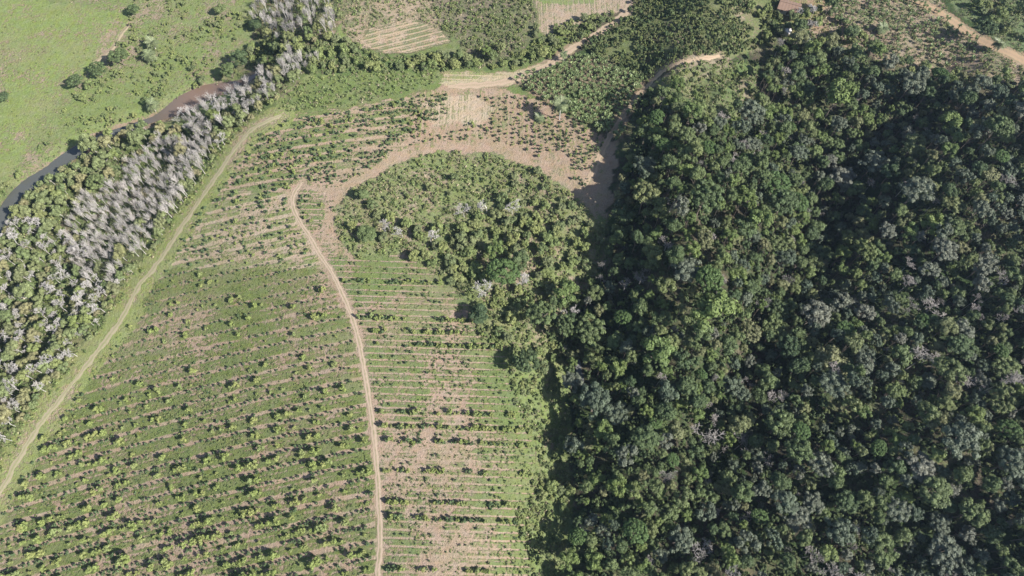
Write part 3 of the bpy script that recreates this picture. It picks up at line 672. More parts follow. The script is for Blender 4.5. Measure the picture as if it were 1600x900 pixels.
special('lime_green_tree', 1357, 318, 24, 'small round bright lime crown among grey trees')
special('lime_green_tree', 1420, 362, 34, 'lime-green lumpy crown just left of the large lime one')
special('lime_green_tree', 1362, 352, 26, 'lime-green crown below the small round lime one')
special('leafless_tree', 1003, 432, 34, 'pinkish grey leafless tree left of the dome-crowned tree')
special('leafless_tree', 1042, 382, 26, 'grey leafless tree with a leaning trunk above the dome tree')
special('white_leafless_tree', 1410, 592, 18, 'pale pinkish twiggy tree low in the middle of the forest')
special('leafless_tree', 915, 828, 24, 'pale leafless round tree near the foot of the forest edge')
special('leafless_tree', 1165, 806, 24, 'pinkish leafless tree in the lower middle of the forest')
special('leafless_tree', 1050, 320, 30, 'brownish grey leafless tree in the upper left forest')
special('olive_crowned_tree', 1300, 565, 48, 'broad olive crown spreading in the middle of the forest', ci=1)
special('lime_green_tree', 1033, 773, 22, 'bright green narrow crown in the lower left forest')
special('lime_green_tree', 1400, 688, 34, 'big bright green crown in the lower right of the forest')
special('white_leafless_tree', 606, 352, 22, 'white leafless tree, leftmost of those on the island')
special('white_leafless_tree', 627, 363, 22, 'white leafless tree second from the left on the island')
special('white_leafless_tree', 672, 372, 26, 'white leafless tree with forked trunk on the island')
special('white_leafless_tree', 724, 330, 24, 'white leafless tree in the middle of the island')
special('white_leafless_tree', 760, 322, 26, 'white leafless tree on the upper middle of the island')
special('white_leafless_tree', 800, 325, 24, 'white leafless tree farthest right on the island')
special('white_leafless_tree', 757, 453, 34, 'large white leafless tree at the foot of the island')
special('white_leafless_tree', 823, 434, 30, 'large white leafless tree right of the big dark tree')
special('white_leafless_tree', 880, 498, 22, 'white leafless tree at the edge of forest and scrub')
special('white_leafless_tree', 895, 490, 20, 'smaller white leafless tree touching the one at forest edge')
special('umbrella_tree', 787, 425, 52, "big dark spreading tree on the island's foot", hs=.9)
special('lime_green_tree', 772, 392, 30, 'yellow-green tree just above the big dark tree')
special('olive_crowned_tree', 812, 410, 34, 'olive-brown crown right of the big dark tree')
special('broadleaf_tree', 822, 566, 50, 'dark dense tree at the right edge of the plantation', hs=.9)
special('broadleaf_tree', 748, 492, 34, 'round green tree at the field edge below the island', hs=.8)
special('broadleaf_tree', 566, 305, 26, 'dark round tree at the upper left edge of the island', hs=.7)
special('broadleaf_tree', 582, 320, 18, 'dark tree beside the first one on the island edge', hs=.7)
special('broadleaf_tree', 573, 366, 34, 'wide low dark tree near the left tip of the island', hs=.5)
special('broadleaf_tree', 152, 285, 34, 'dark green dense tree left of the white grove', hs=.9)
for u, v, d, lb_ in ((208,15,20,'green bush at the top end of the far pasture footpath'),(118,127,30,'dark grey-green tree on the far pasture'),(152,108,30,'dark tree right of the footpath foot'),(185,88,34,'wide green bush beside the far footpath'),
    (136,130,18,'green bush touching the dark pasture tree'),(126,150,16,'small round bush below the dark pasture tree'),(6,152,20,'green bush cut by the left edge'),(337,37,10,'small round dark tree on the upper pasture'),
    (375,92,28,'round dark tree above the brown river bend'),(358,110,28,'wide dark bush touching the river bend tree'),(300,105,14,'dark bush left of the river bend tree'),(315,122,16,'dark bush on the river bank'),
    (225,155,16,'dark bush on the river bank left of a palm'),(345,14,20,'green bush near the top edge on the pasture'),(28,270,16,'pale bush on the grassy river bank'),(400,38,22,'dark tree at the left edge of the top grove')):
    special('scrub_tree' if d < 20 else 'broadleaf_tree', u, v, d, lb_, 'tree' if 'tree' in lb_ else 'bush', hs=.75)

# palms
def frond_mesh(seed, L_=1.):
    rng = random.Random(seed); V_, F_, T_ = [], [], []; pts = []
    for j in range(9):
        q = j/8; pts.append(np.array((L_*q*(1-.12*q), 0, L_*(.35*q-.62*q*q))))
    for j in range(8):
        tube(V_, F_, pts[j], pts[j+1], .018*(1-j/9), .018*(1-(j+1)/9)+.002, 3)
    T_ = [.4]*len(V_)
    for j in range(1, 17):
        q = j/17; a = int(q*8); c = pts[a]*(1-(q*8-a))+pts[min(8, a+1)]*(q*8-a); ll = .34*L_*math.sin(min(1, q+.18)*math.pi*.95)+.05
        for s in (-1, 1):
            e = c+np.array((.45*ll, s*ll, -.30*ll)); o = len(V_); w_ = .036*L_
            V_ += [tuple(c+np.array((-w_, 0, 0))), tuple(c+np.array((w_, 0, 0))), tuple(e)]; F_.append((o, o+1, o+2)); T_ += [rng.random()]*3
    return finish('frond', V_, F_, M['palm'], T_)
FR = [frond_mesh(i) for i in range(3)]
def palm(u, v, h, L_, label, lean=(0, 0)):
    x, y, z = G3(u, v); e = bpy.data.objects.new('palm_tree', None); C.objects.link(e); e.location = (x, y, z); tag(e, label, 'palm'); rng = random.Random(int(u*7+v))
    V_, F_ = [], []; p0 = np.array((0, 0, -.3))
    for j in range(6):
        q = (j+1)/6; p1 = np.array((lean[0]*q*q, lean[1]*q*q, h*q)); tube(V_, F_, p0, p1, .24-.012*j, .24-.012*(j+1), 7); p0 = p1
    t_ = bpy.data.objects.new('trunk', finish('trunk', V_, F_, M['pbark'], [.5]*len(V_))); C.objects.link(t_); t_.parent = e
    for i in range(20):
        f_ = bpy.data.objects.new('frond', rng.choice(FR)); C.objects.link(f_); f_.parent = e; f_.location = p0
        f_.rotation_euler = Euler((rng.uniform(-.2, .2), rng.uniform(-.75, .55) if i % 3 else rng.uniform(.1, .6), i*2.4), 'XYZ'); f_.scale = (L_*rng.uniform(.85, 1.1),)*3
    return e
palm(874, 187, 11, 4.3, 'tall palm standing alone beside the banana plot')
palm(843, 187, 1.6, 3.2, 'short palm left of the tall palm, fronds near the ground')
palm(243, 76, 4, 4.2, 'upper one of two neighbouring palms on the pasture')
palm(238, 95, 4, 4.2, 'lower one of two neighbouring palms on the pasture')
palm(243, 173, 4.5, 4.2, 'palm on the river bank left of the brown bend')
palm(1551, 80, 5, 4.0, 'palm beside the ochre road in the upper right')
palm(1375, 50, 3, 4.0, 'pale small palm in the upper right field')
palm(880, 95, 4, 2.6, 'small palm beside the farm road below its fork')

# ------------------------------------------------------------------ forest
def rf(rng, u, v):
    r = math.exp(rng.normal(.98, .42)); return min(6., max(1.3, r))
def shady(x, y, u, v, r):
    # clearings and gaps that show as dark hollows
    return dmap(x, y, W_STREAM) < r*.7+.5 or dmap(x, y, W_ROADR) < r*.9+2
FO = scatter(FOREST, 46, lambda rng, u, v: rng.uniform(5.2, 7.8), sep=.95, near=USED, avoid=shady, seed=4)
FO += scatter(FOREST, 1900, rf, sep=.62, near=USED, avoid=shady, seed=5)
names = ['broadleaf_tree', 'grey_leaved_tree', 'olive_crowned_tree', 'lime_green_tree', 'leafless_tree', 'umbrella_tree']
words = dict(broadleaf_tree='dark green lumpy crown', grey_leaved_tree='grey-green loose crown', olive_crowned_tree='olive green rounded crown', lime_green_tree='bright yellow-green crown', leafless_tree='grey-pink leafless crown', umbrella_tree='smooth dark umbrella crown')
by = {k: [] for k in names}
for (x, y, r, u, v) in FO:
    east = smooth(u+.3*v, 1250, 1500)
    w_ = np.array([.28-.03*east, .15+.19*east, .28-.08*east, .20-.16*east, .06, .03 if 2.5 < r < 5 else 0]); w_ *= np.array([1+1.2*(vnoise(x, y, 22, 70+i)-.5) for i in range(6)]); w_ /= w_.sum()
    k = names[int(RNG.choice(6, p=w_))]; by[k].append((x, y, r, u, v))
def build_trees(kname, lst, word, group, stuffname, stufflabel, hsf, limit=300, cat='tree', lift=(0, 0)):
    seen = [a for a in lst if inframe(a[3], a[4])]; out_ = [a for a in lst if not inframe(a[3], a[4])]
    seen.sort(key=lambda a: -a[2]/(CAM_H-0+a[1]*.5))
    labs = make_labels([(a[3], a[4]) for a in seen], word) if seen else []
    for i, (x, y, r, u, v) in enumerate(seen[:limit]):
        e = place_tree(kname, x, y, r, hsf(r), lift=(.25 if u < 985 and v < 470 else 1.)*(RNG.uniform(*lift)*.6+lift[1]*.9*float(vnoise(x, y, 16, 77)))/max(r, 1.8)*2.6 if lift[1] else 0.) if kname in PROTO else place_shrub(kname, x, y, r, hsf(r)); tag(e, labs[i], cat, group)
    rest = seen[limit:]+out_
    if rest and kname in PROTO: stuff(stuffname, [a[:2] for a in rest], [a[2] for a in rest], PROTO[kname]['c'], stufflabel, np.array([a[2]*hsf(a[2]) for a in rest]))
    elif rest: stuff(stuffname, [a[:2] for a in rest], [a[2] for a in rest], SHR[kname], stufflabel, np.array([a[2]*hsf(a[2]) for a in rest]))
    print(kname, 'seen', len(seen), 'stuff', len(rest))
hf = lambda r: RNG.uniform(.85, 1.3)*(1.15 if r < 2.4 else 1.0 if r < 4 else .85)
for k in names:
    build_trees(k, by[k], words[k], words[k]+'s of the forest', 'far_'+k+'s', 'remaining %ss of the forest, smallest and outermost' % words[k], hf, lift=(0, 2.0))
us = scatter(FOREST, 5200, lambda rng, u, v: rng.uniform(.8, 2.0), sep=.40, near={}, avoid=lambda x, y, u, v, r: dmap(x, y, W_STREAM) < 2.0, seed=8)
stuff('undergrowth', [a[:2] for a in us], [a[2] for a in us], [crown(980+i, lobes=9, per=14, leaf=.16, zc=.5, mat=M['broad'], name='undergrowth') for i in range(3)], 'dark undergrowth on the shaded forest floor between the trunks', np.array([a[2]*1.2 for a in us]))

# ------------------------------------------------------------------ riverside belt with the white grove
WHITE = [(250,232),(330,222),(335,270),(300,318),(262,350),(236,392),(190,440),(150,460),(115,400),(110,360),(130,330),(165,300),(205,262)]
def avoid_river(x, y, u, v, r):
    return dmap(x, y, W_RIVER) < r*.7+(4.8 if u < 175 else .3 if u < 258 else 7.5) or dmap(x, y, W_BOUND) < r+3.2
dw = lambda u, v: inpoly(np.array([u]), np.array([v]), WHITE)[0]
sw = scatter(WHITE, 270, lambda rng, u, v: rng.uniform(1.5, 2.4), sep=.46, near={}, avoid=avoid_river, seed=11)
sw = [a for a in sw if vnoise(a[0], a[1], 12, 81) < .74]
for (uv_, n_, s_) in (([(0,370),(120,380),(200,450),(190,480),(110,590),(40,680),(0,735)], 120, 12), ([(290,180),(395,125),(480,95),(470,118),(400,178),(350,240),(300,222)], 46, 13), ([(398,-10),(522,-20),(528,60),(440,70),(395,40)], 80, 14), ([(455,92),(505,96),(470,118),(440,118)], 14, 15)):
    q = scatter(uv_, n_ if s_ != 12 else 0, lambda rng, u, v: rng.uniform(1.5, 2.6), sep=.6, near={}, avoid=avoid_river, seed=s_)
    sw += q
rw = scatter([(0,330),(60,350),(120,380),(200,450),(190,480),(110,590),(40,680),(0,735),(-20,700)], 120, lambda rng, u, v: rng.uniform(1.3, 3.0), sep=.55, near={}, avoid=avoid_river, seed=12)
rw += scatter([(290,185),(395,130),(480,95),(470,118),(400,178),(350,240),(300,240),(250,232),(205,262)], 50, lambda rng, u, v: rng.uniform(1.3, 2.6), sep=.6, near={}, avoid=avoid_river, seed=16)
NB = {}
for a in rw: NB.setdefault((int(a[0]//7.), int(a[1]//7.)), []).append((a[0], a[1], a[2]*.6))
build_trees('white_leafless_tree', rw, 'rounded pale leafless tree', 'rounded pale leafless trees of the river belt', 'far_pale_trees', 'more rounded pale leafless trees', lambda r: RNG.uniform(1.1, 1.5))
for a in sw: NB.setdefault((int(a[0]//7.), int(a[1]//7.)), []).append((a[0], a[1], a[2]*.5))
build_trees('slender_white_tree', sw, 'slender white leafless tree', 'white leafless trees along the river belt', 'far_white_trees', 'more slender white leafless trees of the belt', lambda r: RNG.uniform(.85, 1.2))
for k, l in USED.items(): NB.setdefault(k, []).extend(l)
rp = scatter(RIPAR, 700, lambda rng, u, v: min(4.8, math.exp(rng.normal(.78, .33))), sep=.60, near=NB, avoid=lambda x, y, u, v, r: avoid_river(x, y, u, v, r) or (dw(u, v) and vnoise(x, y, 9, 83) < .50), seed=17)
rp += scatter(GROVE, 40, lambda rng, u, v: rng.uniform(1.5, 3), sep=.8, near=NB, seed=18)
rest = [a for a in rp if a[2] >= 2.05]; low_ = [a for a in rp if a[2] < 2.05]
build_trees('riverside_tree', rest, 'rounded riverbank tree', 'green trees of the river belt', 'far_riverside_trees', 'outermost green trees of the river belt', lambda r: RNG.uniform(.9, 1.5))
stuff('riverside_thicket', [a[:2] for a in low_], [a[2] for a in low_], PROTO['riverside_tree']['c'], 'low olive thicket filling the river belt between the trees')

# ------------------------------------------------------------------ island, scrub band and upper scrub
def off_paths(m=1.5):
    def f_(x, y, u, v, r):
        return any(dmap(x, y, W) < r+m for W in (W_ISLE, W_ROADTOP, W_ROADR, W_BOUND, W_OCHRE, W_TRACK)) or dmap(x, y, W_RIVER) < r+2.5
    return f_
def isl_r(rng, u, v):
    d = smooth(u*.6+v, 740, 900); return (rng.uniform(.5, 1.2) if rng.rand() < .35+.65*d else None) if rng.rand() > .6*d+.04 else rng.uniform(1.2, 3.0)
TT = []
IN = {k: list(v) for k, v in USED.items()}
a_ = scatter(ISLAND, 620, isl_r, sep=.78, near=IN, avoid=off_paths(1.0), seed=21)
a_ += scatter(SCRUB, 240, lambda rng, u, v: rng.uniform(.6, 1.4)+(1.2*rng.rand() if rng.rand() < .3 else 0)*smooth(u, 810, 860), sep=.72, near=IN, seed=22)
not_terr = lambda x, y, u, v, r: off_paths(1.0)(x, y, u, v, r) or inpoly(np.array([u, u]), np.array([v, v-14*r/2]), TERRACE).any()
a_ += scatter([(650,375),(720,340),(800,320),(870,360),(890,440),(870,520),(800,500),(740,470),(700,425)], 62, lambda rng, u, v: rng.uniform(1.5, 3.1), sep=.55, near={k: list(v) for k, v in USED.items()}, seed=30)
b_ = scatter(TOPSCRUB, 200, lambda rng, u, v: rng.uniform(.7, 1.3)+1.8*rng.rand()*smooth(u*.5+v, 440, 490), sep=.62, near={}, avoid=not_terr, seed=23)
c_ = scatter(MIDTOP, 330, lambda rng, u, v: rng.uniform(.8, 3.2), sep=.68, near=IN, avoid=not_terr, seed=24)
d_ = scatter(PATCHTR, 90, lambda rng, u, v: rng.uniform(.7, 1.7), sep=.9, near=IN, seed=25)
e_ = scatter(CORNER, 260, lambda rng, u, v: rng.uniform(1.0, 3.0), sep=.75, near=IN, avoid=off_paths(.5), seed=26)
f_ = scatter([(210,0),(400,-20),(395,100),(330,130),(260,160),(220,190),(150,200),(110,215),(60,235),(130,130),(200,60)], 340, lambda rng, u, v: rng.uniform(.4, 1.7) if vnoise(u, v*1.4, 26, 58) > .52 else None, sep=.75, near=IN, avoid=off_paths(1), seed=27)
hedge = scatter([(838,60),(860,48),(900,32),(955,20),(960,35),(925,55),(890,74),(860,90),(800,108),(770,105),(800,92),(830,75)], 160, lambda rng, u, v: rng.uniform(.9, 2.2), sep=.6, near=IN, avoid=off_paths(.3), seed=28)
right_ = scatter([(1170,10),(1300,20),(1370,92),(1500,120),(1590,128),(1600,160),(1400,130),(1250,90),(1200,80)], 130, lambda rng, u, v: rng.uniform(1.2, 3.2), sep=.75, near=IN, avoid=off_paths(.3), seed=29)
allb = a_+b_+c_+d_+e_+f_+hedge+right_
bigs = [a for a in allb if a[2] >= 1.75]; sml = [a for a in allb if a[2] < 1.75]
build_trees('scrub_tree', bigs, 'green scrubby tree', 'scrubby small trees', 'far_scrub_trees', 'remaining small scrubby trees away from the camera', lambda r: RNG.uniform(.75, 1.25))
build_trees('thicket_bush', sml, 'low green thicket bush', 'low thicket bushes', 'thicket', 'low green thicket on the island, scrub band and far slopes', lambda r: RNG.uniform(.8, 1.4), cat='bush')

# ------------------------------------------------------------------ plantation rows
YB, CS = [], []
def along(block, poly, r0, r1, ulo, uhi, fn):
    k0 = int(math.floor(r0/ROWP)); k1 = int(math.ceil(r1/ROWP))
    for k in range(k0, k1+1):
        for sub in (0, .5):
            r = (k+sub)*ROWP; u = ulo+RNG.uniform(0, 8); ph_ = RNG.rand()
            while u < uhi:
                v = row_v(u, r, block); step = fn(u, v, k, sub, ph_)
                if step is None: u += 6; continue
                if isinstance(step, float): u += step*4.4; continue
                step, kd, rad = step; vv = v+RNG.normal(0, 1.2)
                if inpoly(np.array([u]), np.array([vv]), poly)[0] and -60 < vv < 950:
                    x, y = ground(u, vv)
                    x = float(x); y = float(y)
                    if min(dmap(x, y, W)-q for W, q in ((W_TRACK, 1.6), (W_BOUND, 4.5), (W_ROADTOP, 3), (W_ISLE, 2.0))) > rad*.5:
                        (YB if kd == 'y' else CS).append((x, y, rad, u, vv))
                u += step*4.4
rk = np.random.RandomState(33).rand(400)
def f_left(u, v, k, sub, ph_):
    dens = vnoise(u, v*2, 70, 51); dn = smooth(v, 430, 850)
    if sub == 0:
        if RNG.rand() < .16+.32*dn+.35*(dens-.5): return (RNG.uniform(1.0, 3.2), 'y', RNG.uniform(.5, 1.4)*(.9+.25*dn))
        return float(RNG.uniform(1.5, 4.0))
    if RNG.rand() < .80: return (RNG.uniform(1.5, 2.4), 'c', RNG.uniform(.35, .6)+.35*RNG.rand()*dn)
    return float(RNG.uniform(1., 3.5))
def f_up(u, v, k, sub, ph_):
    dens = smooth(-(v-320), -60, 60)*.5+.35*(vnoise(u, v*2, 40, 52))
    if RNG.rand() < dens+.12: return (RNG.uniform(.9, 2.0), 'c' if RNG.rand() < .78 else 'y', RNG.uniform(.4, 1.0))
    return float(RNG.uniform(1.2, 4.))
def f_right(u, v, k, sub, ph_):
    if sub == 0 and rk[k+100] < .74:
        if RNG.rand() < .88*(vnoise(u, v, 26, 54) > .30): return (RNG.uniform(.8, 1.8), 'y' if RNG.rand() < .6 else 'c', RNG.uniform(.55, 1.15))
        return float(RNG.uniform(1, 2.5))
    if RNG.rand() < .38: return (RNG.uniform(1.4, 3.2), 'c', RNG.uniform(.3, .65))
    return float(RNG.uniform(2, 5.))
LEFTP = [(-30,805),(5,790),(60,700),(115,620),(185,525),(245,440),(300,420),(505,405),(530,455),(552,512),(568,590),(580,680),(587,780),(585,960),(-30,960)]
LEFTP2 = [(245,440),(262,402),(310,335),(455,330),(470,358),(505,405),(300,420)]
along('left', LEFTP, 0, 190, -25, 590, f_left)
along('left', LEFTP2, 60, 230, 240, 510, lambda u, v, k, s, p_: (RNG.uniform(1.4, 3.2), 'c' if RNG.rand() < .75 else 'y', RNG.uniform(.45, .9)) if RNG.rand() < .5 else float(RNG.uniform(1.5, 4)))
UPP = [(312,330),(360,268),(410,205),(450,184),(560,172),(700,140),(700,180),(640,215),(600,250),(560,280),(525,298),(520,330),(500,380),(470,345),(458,330)]
along('up', UPP, 110, 260, 300, 700, f_up)
RB = [(520,400),(640,405),(700,445),(735,485),(748,515),(785,545),(790,600),(825,680),(835,760),(820,830),(820,960),(598,960),(600,780),(593,680),(580,590),(563,510),(540,450)]
along('right', RB, 0, 170, 510, 840, f_right)
# cross-wise rows in the bare upper field
for cx in np.arange(645, 960, 10.5):
    v = 150+RNG.uniform(0, 6)
    while v < 330:
        u = cx-max(0, cx-860)*.0045*(v-200)+RNG.normal(0, 1.6)
        if inpoly(np.array([u]), np.array([v]), TANTOP)[0] and vnoise(u, v, 24, 56) > .24 and not inpoly(np.array([u]), np.array([v]), STRAW2)[0]:
            x, y = map(float, ground(u, v))
            if dmap(x, y, W_ISLE) > 4: (CS if RNG.rand() < .7 else YB).append((x, y, RNG.uniform(.3, .85), u, v))
        v += RNG.uniform(2.5, 8)
build_trees('yellow_green_bush', YB, 'yellow-green row bush', 'yellow-green bushes of the planting rows', 'far_yellow_green_bushes', 'smaller yellow-green bushes of the far planting rows', lambda r: RNG.uniform(1.1, 1.8), cat='bush')
build_trees('coffee_shrub', CS, 'small dark row shrub', 'dark shrubs of the planting rows', 'far_coffee_shrubs', 'smaller dark shrubs of the planting rows', lambda r: RNG.uniform(1.0, 1.6), cat='shrub')

# banana plot and dense plots behind it
bn = scatter(BANANA, 330, lambda rng, u, v: rng.uniform(.75, 1.15), sep=.95, near={}, avoid=off_paths(.2), seed=41)
bn += scatter([(1310,-20),(1420,-20),(1500,40),(1560,85),(1500,112),(1400,95),(1310,60)], 240, lambda rng, u, v: rng.uniform(.5, .95), sep=1.05, near={}, avoid=off_paths(.2), seed=42)
build_trees('banana_plant', bn, 'broad-leaved banana plant', 'banana plants of the upper plots', 'far_banana_plants', 'remaining banana plants of the upper plots', lambda r: RNG.uniform(.9, 1.3), cat='banana plant')
dt = scatter(DENSETOP, 1250, lambda rng, u, v: rng.uniform(.5, 1.5) if vnoise(u, v*2, 22, 57) > .22 else None, sep=.66, near={}, avoid=off_paths(.2), seed=43)
stuff('dense_plot', [a[:2] for a in dt], [a[2] for a in dt], SHR['thicket_bush'][:3]+[crown(990+i, lobes=11, per=16, lr=(.26, .44), leaf=.17, zc=.8, mat=M['broad' if i % 2 else 'olive'], rz=.9, name='dense_plot') for i in range(4)], 'dense dark green crop filling the plots behind the banana plants', np.array([a[2]*1.5 for a in dt]))

# ground cover: weeds and dry tussocks
def cover(name, count, mask, meshes, label, rr=(.5, 1.2), seed=0):
    rng = np.random.RandomState(seed); xs = rng.uniform(-290, 290, count); ys = rng.uniform(-5, 345, count)
    z = relief(xs, ys); u, v, _ = project(xs, ys, z); f_ = inframe_arr(u, v) & mask(xs, ys, u, v, rng)
    stuff(name, np.c_[xs[f_], ys[f_]], rng.uniform(*rr, f_.sum()), meshes, label); print(name, f_.sum())
inframe_arr = lambda u, v: (u > -30) & (u < 1640) & (v > -30) & (v < 930)
tracks_d = lambda x, y: np.minimum.reduce([dmap(x, y, W)-k for W, k in ((W_TRACK, 1.5), (W_BOUND, 2.6), (W_ROADTOP, 2.8), (W_ROADR, 2.5), (W_OCHRE, 3.1), (W_ISLE, 1.6), (W_RIVER, 3.2), (W_PAST, .8))])
def m_field(x, y, u, v, rng):
    inl = inpoly(u, v, LEFTP) | inpoly(u, v, LEFTP2) | inpoly(u, v, UPP); inr = inpoly(u, v, RIGHTB)
    ph_ = np.where(inr, row_coord(u, v, 'right'), np.where(v < 330, row_coord(u, v, 'up'), row_coord(u, v, 'left')))/ROWP
    band = .5+.5*np.cos(2*math.pi*(ph_+.15*(vnoise(x, y, 6, 91)-.5)))
    pr = np.where(inl, .10+.65*band, np.where(inr, .06+.40*band+.4*smooth(u, 720, 800), 0))*(.35+1.2*vnoise(x, y, 14, 92))
    return (rng.rand(len(x)) < pr) & (tracks_d(x, y) > .4)
cover('weeds', 210000, m_field, [tuft_mesh(i, M['weed']) for i in range(5)], 'low green weeds growing along the planting rows', (.35, 1.1), 3)
DPATCH = [[(225,560),(330,585),(345,640),(300,690),(215,650)],[(515,735),(580,712),(585,770),(540,775)],[(375,740),(430,728),(435,755),(390,765)],[(20,775),(110,760),(120,800),(40,820)],[(640,500),(740,500),(760,600),(700,620)],[(760,830),(835,800),(830,900),(760,900)],[(690,690),(760,680),(840,700),(840,730),(720,712)]]
def m_patch(x, y, u, v, rng):
    a = np.zeros(len(x), bool)
    for P_ in DPATCH: a |= inpoly(u+20*(vnoise(x, y, 3, 97)-.5), v+16*(vnoise(x, y, 3, 98)-.5), P_)
    f_ = (inpoly(u, v, LEFTP) | inpoly(u, v, RIGHTB) | inpoly(u, v, GREENST)) & (vnoise(x, y, 9, 99) > .74)
    return (a | f_) & (rng.rand(len(x)) < .75) & (tracks_d(x, y) > .4)
cover('leafy_ground_cover', 110000, m_patch, [tuft_mesh(70+i, M['dark'], 16, .45, .6) for i in range(2)]+[tuft_mesh(75+i, M['scrub'], 16, .45, .6) for i in range(3)], 'patches of dark leafy ground cover between the planting rows', (.6, 1.3), 6)
def m_scrub(x, y, u, v, rng):
    a = inpoly(u, v, ISLAND) | inpoly(u, v, SCRUB) | inpoly(u, v, PATCHTR) | inpoly(u, v, RIPAR) | inpoly(u, v, TOPSCRUB) | inpoly(u, v, MIDTOP) | inpoly(u, v, CORNER) | inpoly(u, v, FIELDTR) | inpoly(u, v, GREENST) | inpoly(u, v, GROVE) | inpoly(u, v, BROWNTOP)
    a &= ~inpoly(u, v, TERRACE)
    return a & (rng.rand(len(x)) < .6) & (tracks_d(x, y) > .5)
cover('tall_grass', 150000, m_scrub, [tuft_mesh(20+i, M['weed'], 18, .5, .9) for i in range(4)]+[tuft_mesh(30+i, M['dry'], 16, .45, .8) for i in range(2)]+[tuft_mesh(34+i, M['scrub'], 18, .5, 1.0) for i in range(2)], 'tall mixed grass and weeds between the bushes', (.7, 1.8), 4)
def m_past(x, y, u, v, rng):
    a = (u < 420) & (v < 300) & ~inpoly(u, v, RIPAR) & ~inpoly(u, v, GROVE); b = inpoly(u, v, PASTURE)
    return a & (rng.rand(len(x)) < np.where(b, .10, .45)*(.2+1.6*vnoise(x, y, 18, 94))) & (tracks_d(x, y) > .5)
cover('pasture_grass', 90000, m_past, [tuft_mesh(50+i, M['weed'], 14, .45, .4) for i in range(3)]+[tuft_mesh(60, M['dry'], 14, .45, .4)], 'uneven grass tussocks on the far pasture', (.5, 1.3), 5)

# ------------------------------------------------------------------ house and shed
def quadmesh(name, vs, fs, mat, parent=None):
    m = bpy.data.meshes.new(name); m.from_pydata(vs, [], fs); m.materials.append(mat); o = bpy.data.objects.new(name, m); C.objects.link(o); o.parent = parent; return o
def box(V_, F_, x0, y0, z0, x1, y1, z1):
    o = len(V_); V_ += [(x0,y0,z0),(x1,y0,z0),(x1,y1,z0),(x0,y1,z0),(x0,y0,z1),(x1,y0,z1),(x1,y1,z1),(x0,y1,z1)]
    F_ += [tuple(o+i for i in f) for f in ((0,3,2,1),(4,5,6,7),(0,1,5,4),(1,2,6,5),(2,3,7,6),(3,0,4,7))]
RT = bark_mat('brown roof tiles', (.17,.105,.075), (.26,.17,.12), 1.2); RW = bark_mat('pale roof sheet', (.50,.45,.42), (.62,.58,.54), .8); WL = bark_mat('weathered plaster', (.42,.38,.32), (.52,.47,.40), .7); WD = bark_mat('dark wood', (.09,.06,.04), (.14,.10,.07))
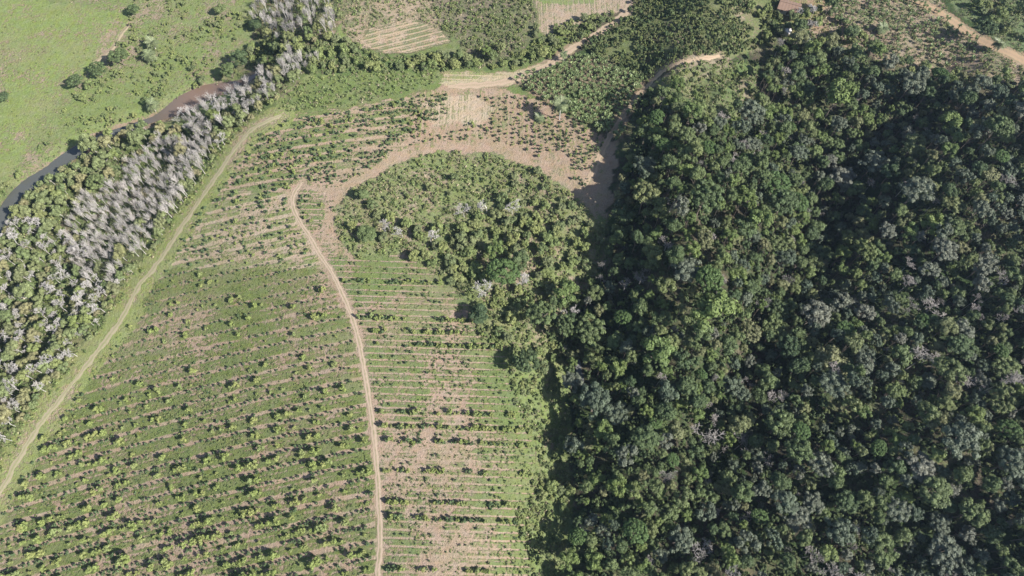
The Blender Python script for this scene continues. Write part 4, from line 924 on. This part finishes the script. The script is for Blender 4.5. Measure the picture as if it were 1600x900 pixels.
def building(name, u, v, rz, a, b, h, rise, rm, label, cat):
    x, y, z = G3(u, v); e = bpy.data.objects.new(name, None); C.objects.link(e); e.location = (x, y, z); e.rotation_euler = (0, 0, rz); tag(e, label, cat)
    V_ = [(-a,-b,-.5),(a,-b,-.5),(a,b,-.5),(-a,b,-.5),(-a,-b,h),(a,-b,h),(a,b,h),(-a,b,h),(-a,0,h+rise*.9),(a,0,h+rise*.9)]
    quadmesh('wall', V_, [(0,1,5,4),(1,2,6,9,5),(2,3,7,6),(3,0,4,8,7)], WL, e)
    ov = .6
    for s in (-1, 1):
        k = 14; V_, F_ = [], []
        for i in range(k+1):   # ribbed roof plane with real thickness
            xx = -a-ov+(2*a+2*ov)*i/k; dz = .05*(i % 2)
            V_ += [(xx, s*(b+ov), h-.25+dz), (xx, 0, h+rise+dz), (xx, s*(b+ov), h-.37+dz), (xx, 0, h+rise-.12+dz)]
        for i in range(k):
            o = 4*i; F_ += [(o, o+4, o+5, o+1), (o+2, o+3, o+7, o+6), (o, o+2, o+6, o+4)]
        quadmesh('roof', V_, F_, rm, e)
    V_, F_ = [], []; box(V_, F_, -a-ov, -.16, h+rise-.03, a+ov, .16, h+rise+.14); quadmesh('ridge_cap', V_, F_, rm, e)
    V_, F_ = [], []; box(V_, F_, -.45, -b-.06, 0, .45, -b-.003, 2.0); quadmesh('door', V_, F_, WD, e)
    for xx in (-a*.6, a*.6):
        V_, F_ = [], []; box(V_, F_, xx-.5, -b-.05, 1.0, xx+.5, -b-.003, 1.9); quadmesh('window', V_, F_, WD, e)
    return e
building('house', 1231, 16, math.radians(-22), 4.6, 3.2, 2.6, 1.3, RT, 'old house with a brown tiled roof by the top edge', 'house')
building('shed', 1228, 50, math.radians(60), 2.4, 1.6, 2.2, .7, RW, 'small shed with a pale roof among trees below the house', 'shed')
special('white_leafless_tree', 1247, 18, 16, 'white leafless tree touching the brown-roofed house')
special('white_leafless_tree', 1273, 16, 20, 'round pale leafless tree right of the brown-roofed house')
special('white_leafless_tree', 1270, 38, 20, 'white leafless tree right of the white-roofed shed')
special('broadleaf_tree', 1298, 6, 32, 'dark round tree at the top edge right of the house')
special('broadleaf_tree', 1250, 42, 34, 'dark tree between the house and the shed')
special('broadleaf_tree', 1540, 45, 36, 'dark spreading tree beside the ochre road')
special('broadleaf_tree', 1330, 52, 26, 'bright-edged green tree at the left of the upper right field')
special('lime_green_tree', 760, 80, 20, 'yellow-green tree beside the small pale clearing')
# pale clearing
cx, cy = ground(712, 89); rows = []

HAZE = 0.00007
if HAZE:
    hv = [(x, y, z) for z in (-40, 262) for x, y in ((-700, -400), (700, -400), (700, 900), (-700, 900))]

    m = bpy.data.meshes.new('haze'); m.from_pydata(hv, [], [(0,3,2,1),(4,5,6,7),(0,1,5,4),(1,2,6,5),(2,3,7,6),(3,0,4,7)])
    o = bpy.data.objects.new('haze', m); C.objects.link(o); o['kind'] = 'stuff'; o['label'] = 'thin pale blue daylight haze over the whole valley'
    hm = bpy.data.materials.new('haze'); hm.use_nodes = True; t = hm.node_tree; t.nodes.remove(t.nodes['Principled BSDF'])
    vv = t.nodes.new('ShaderNodeVolumePrincipled'); vv.inputs['Color'].default_value = (.55, .72, 1, 1); vv.inputs['Density'].default_value = HAZE; vv.inputs['Anisotropy'].default_value = .2
    t.links.new(vv.outputs[0], t.nodes['Material Output'].inputs['Volume']); m.materials.append(hm)
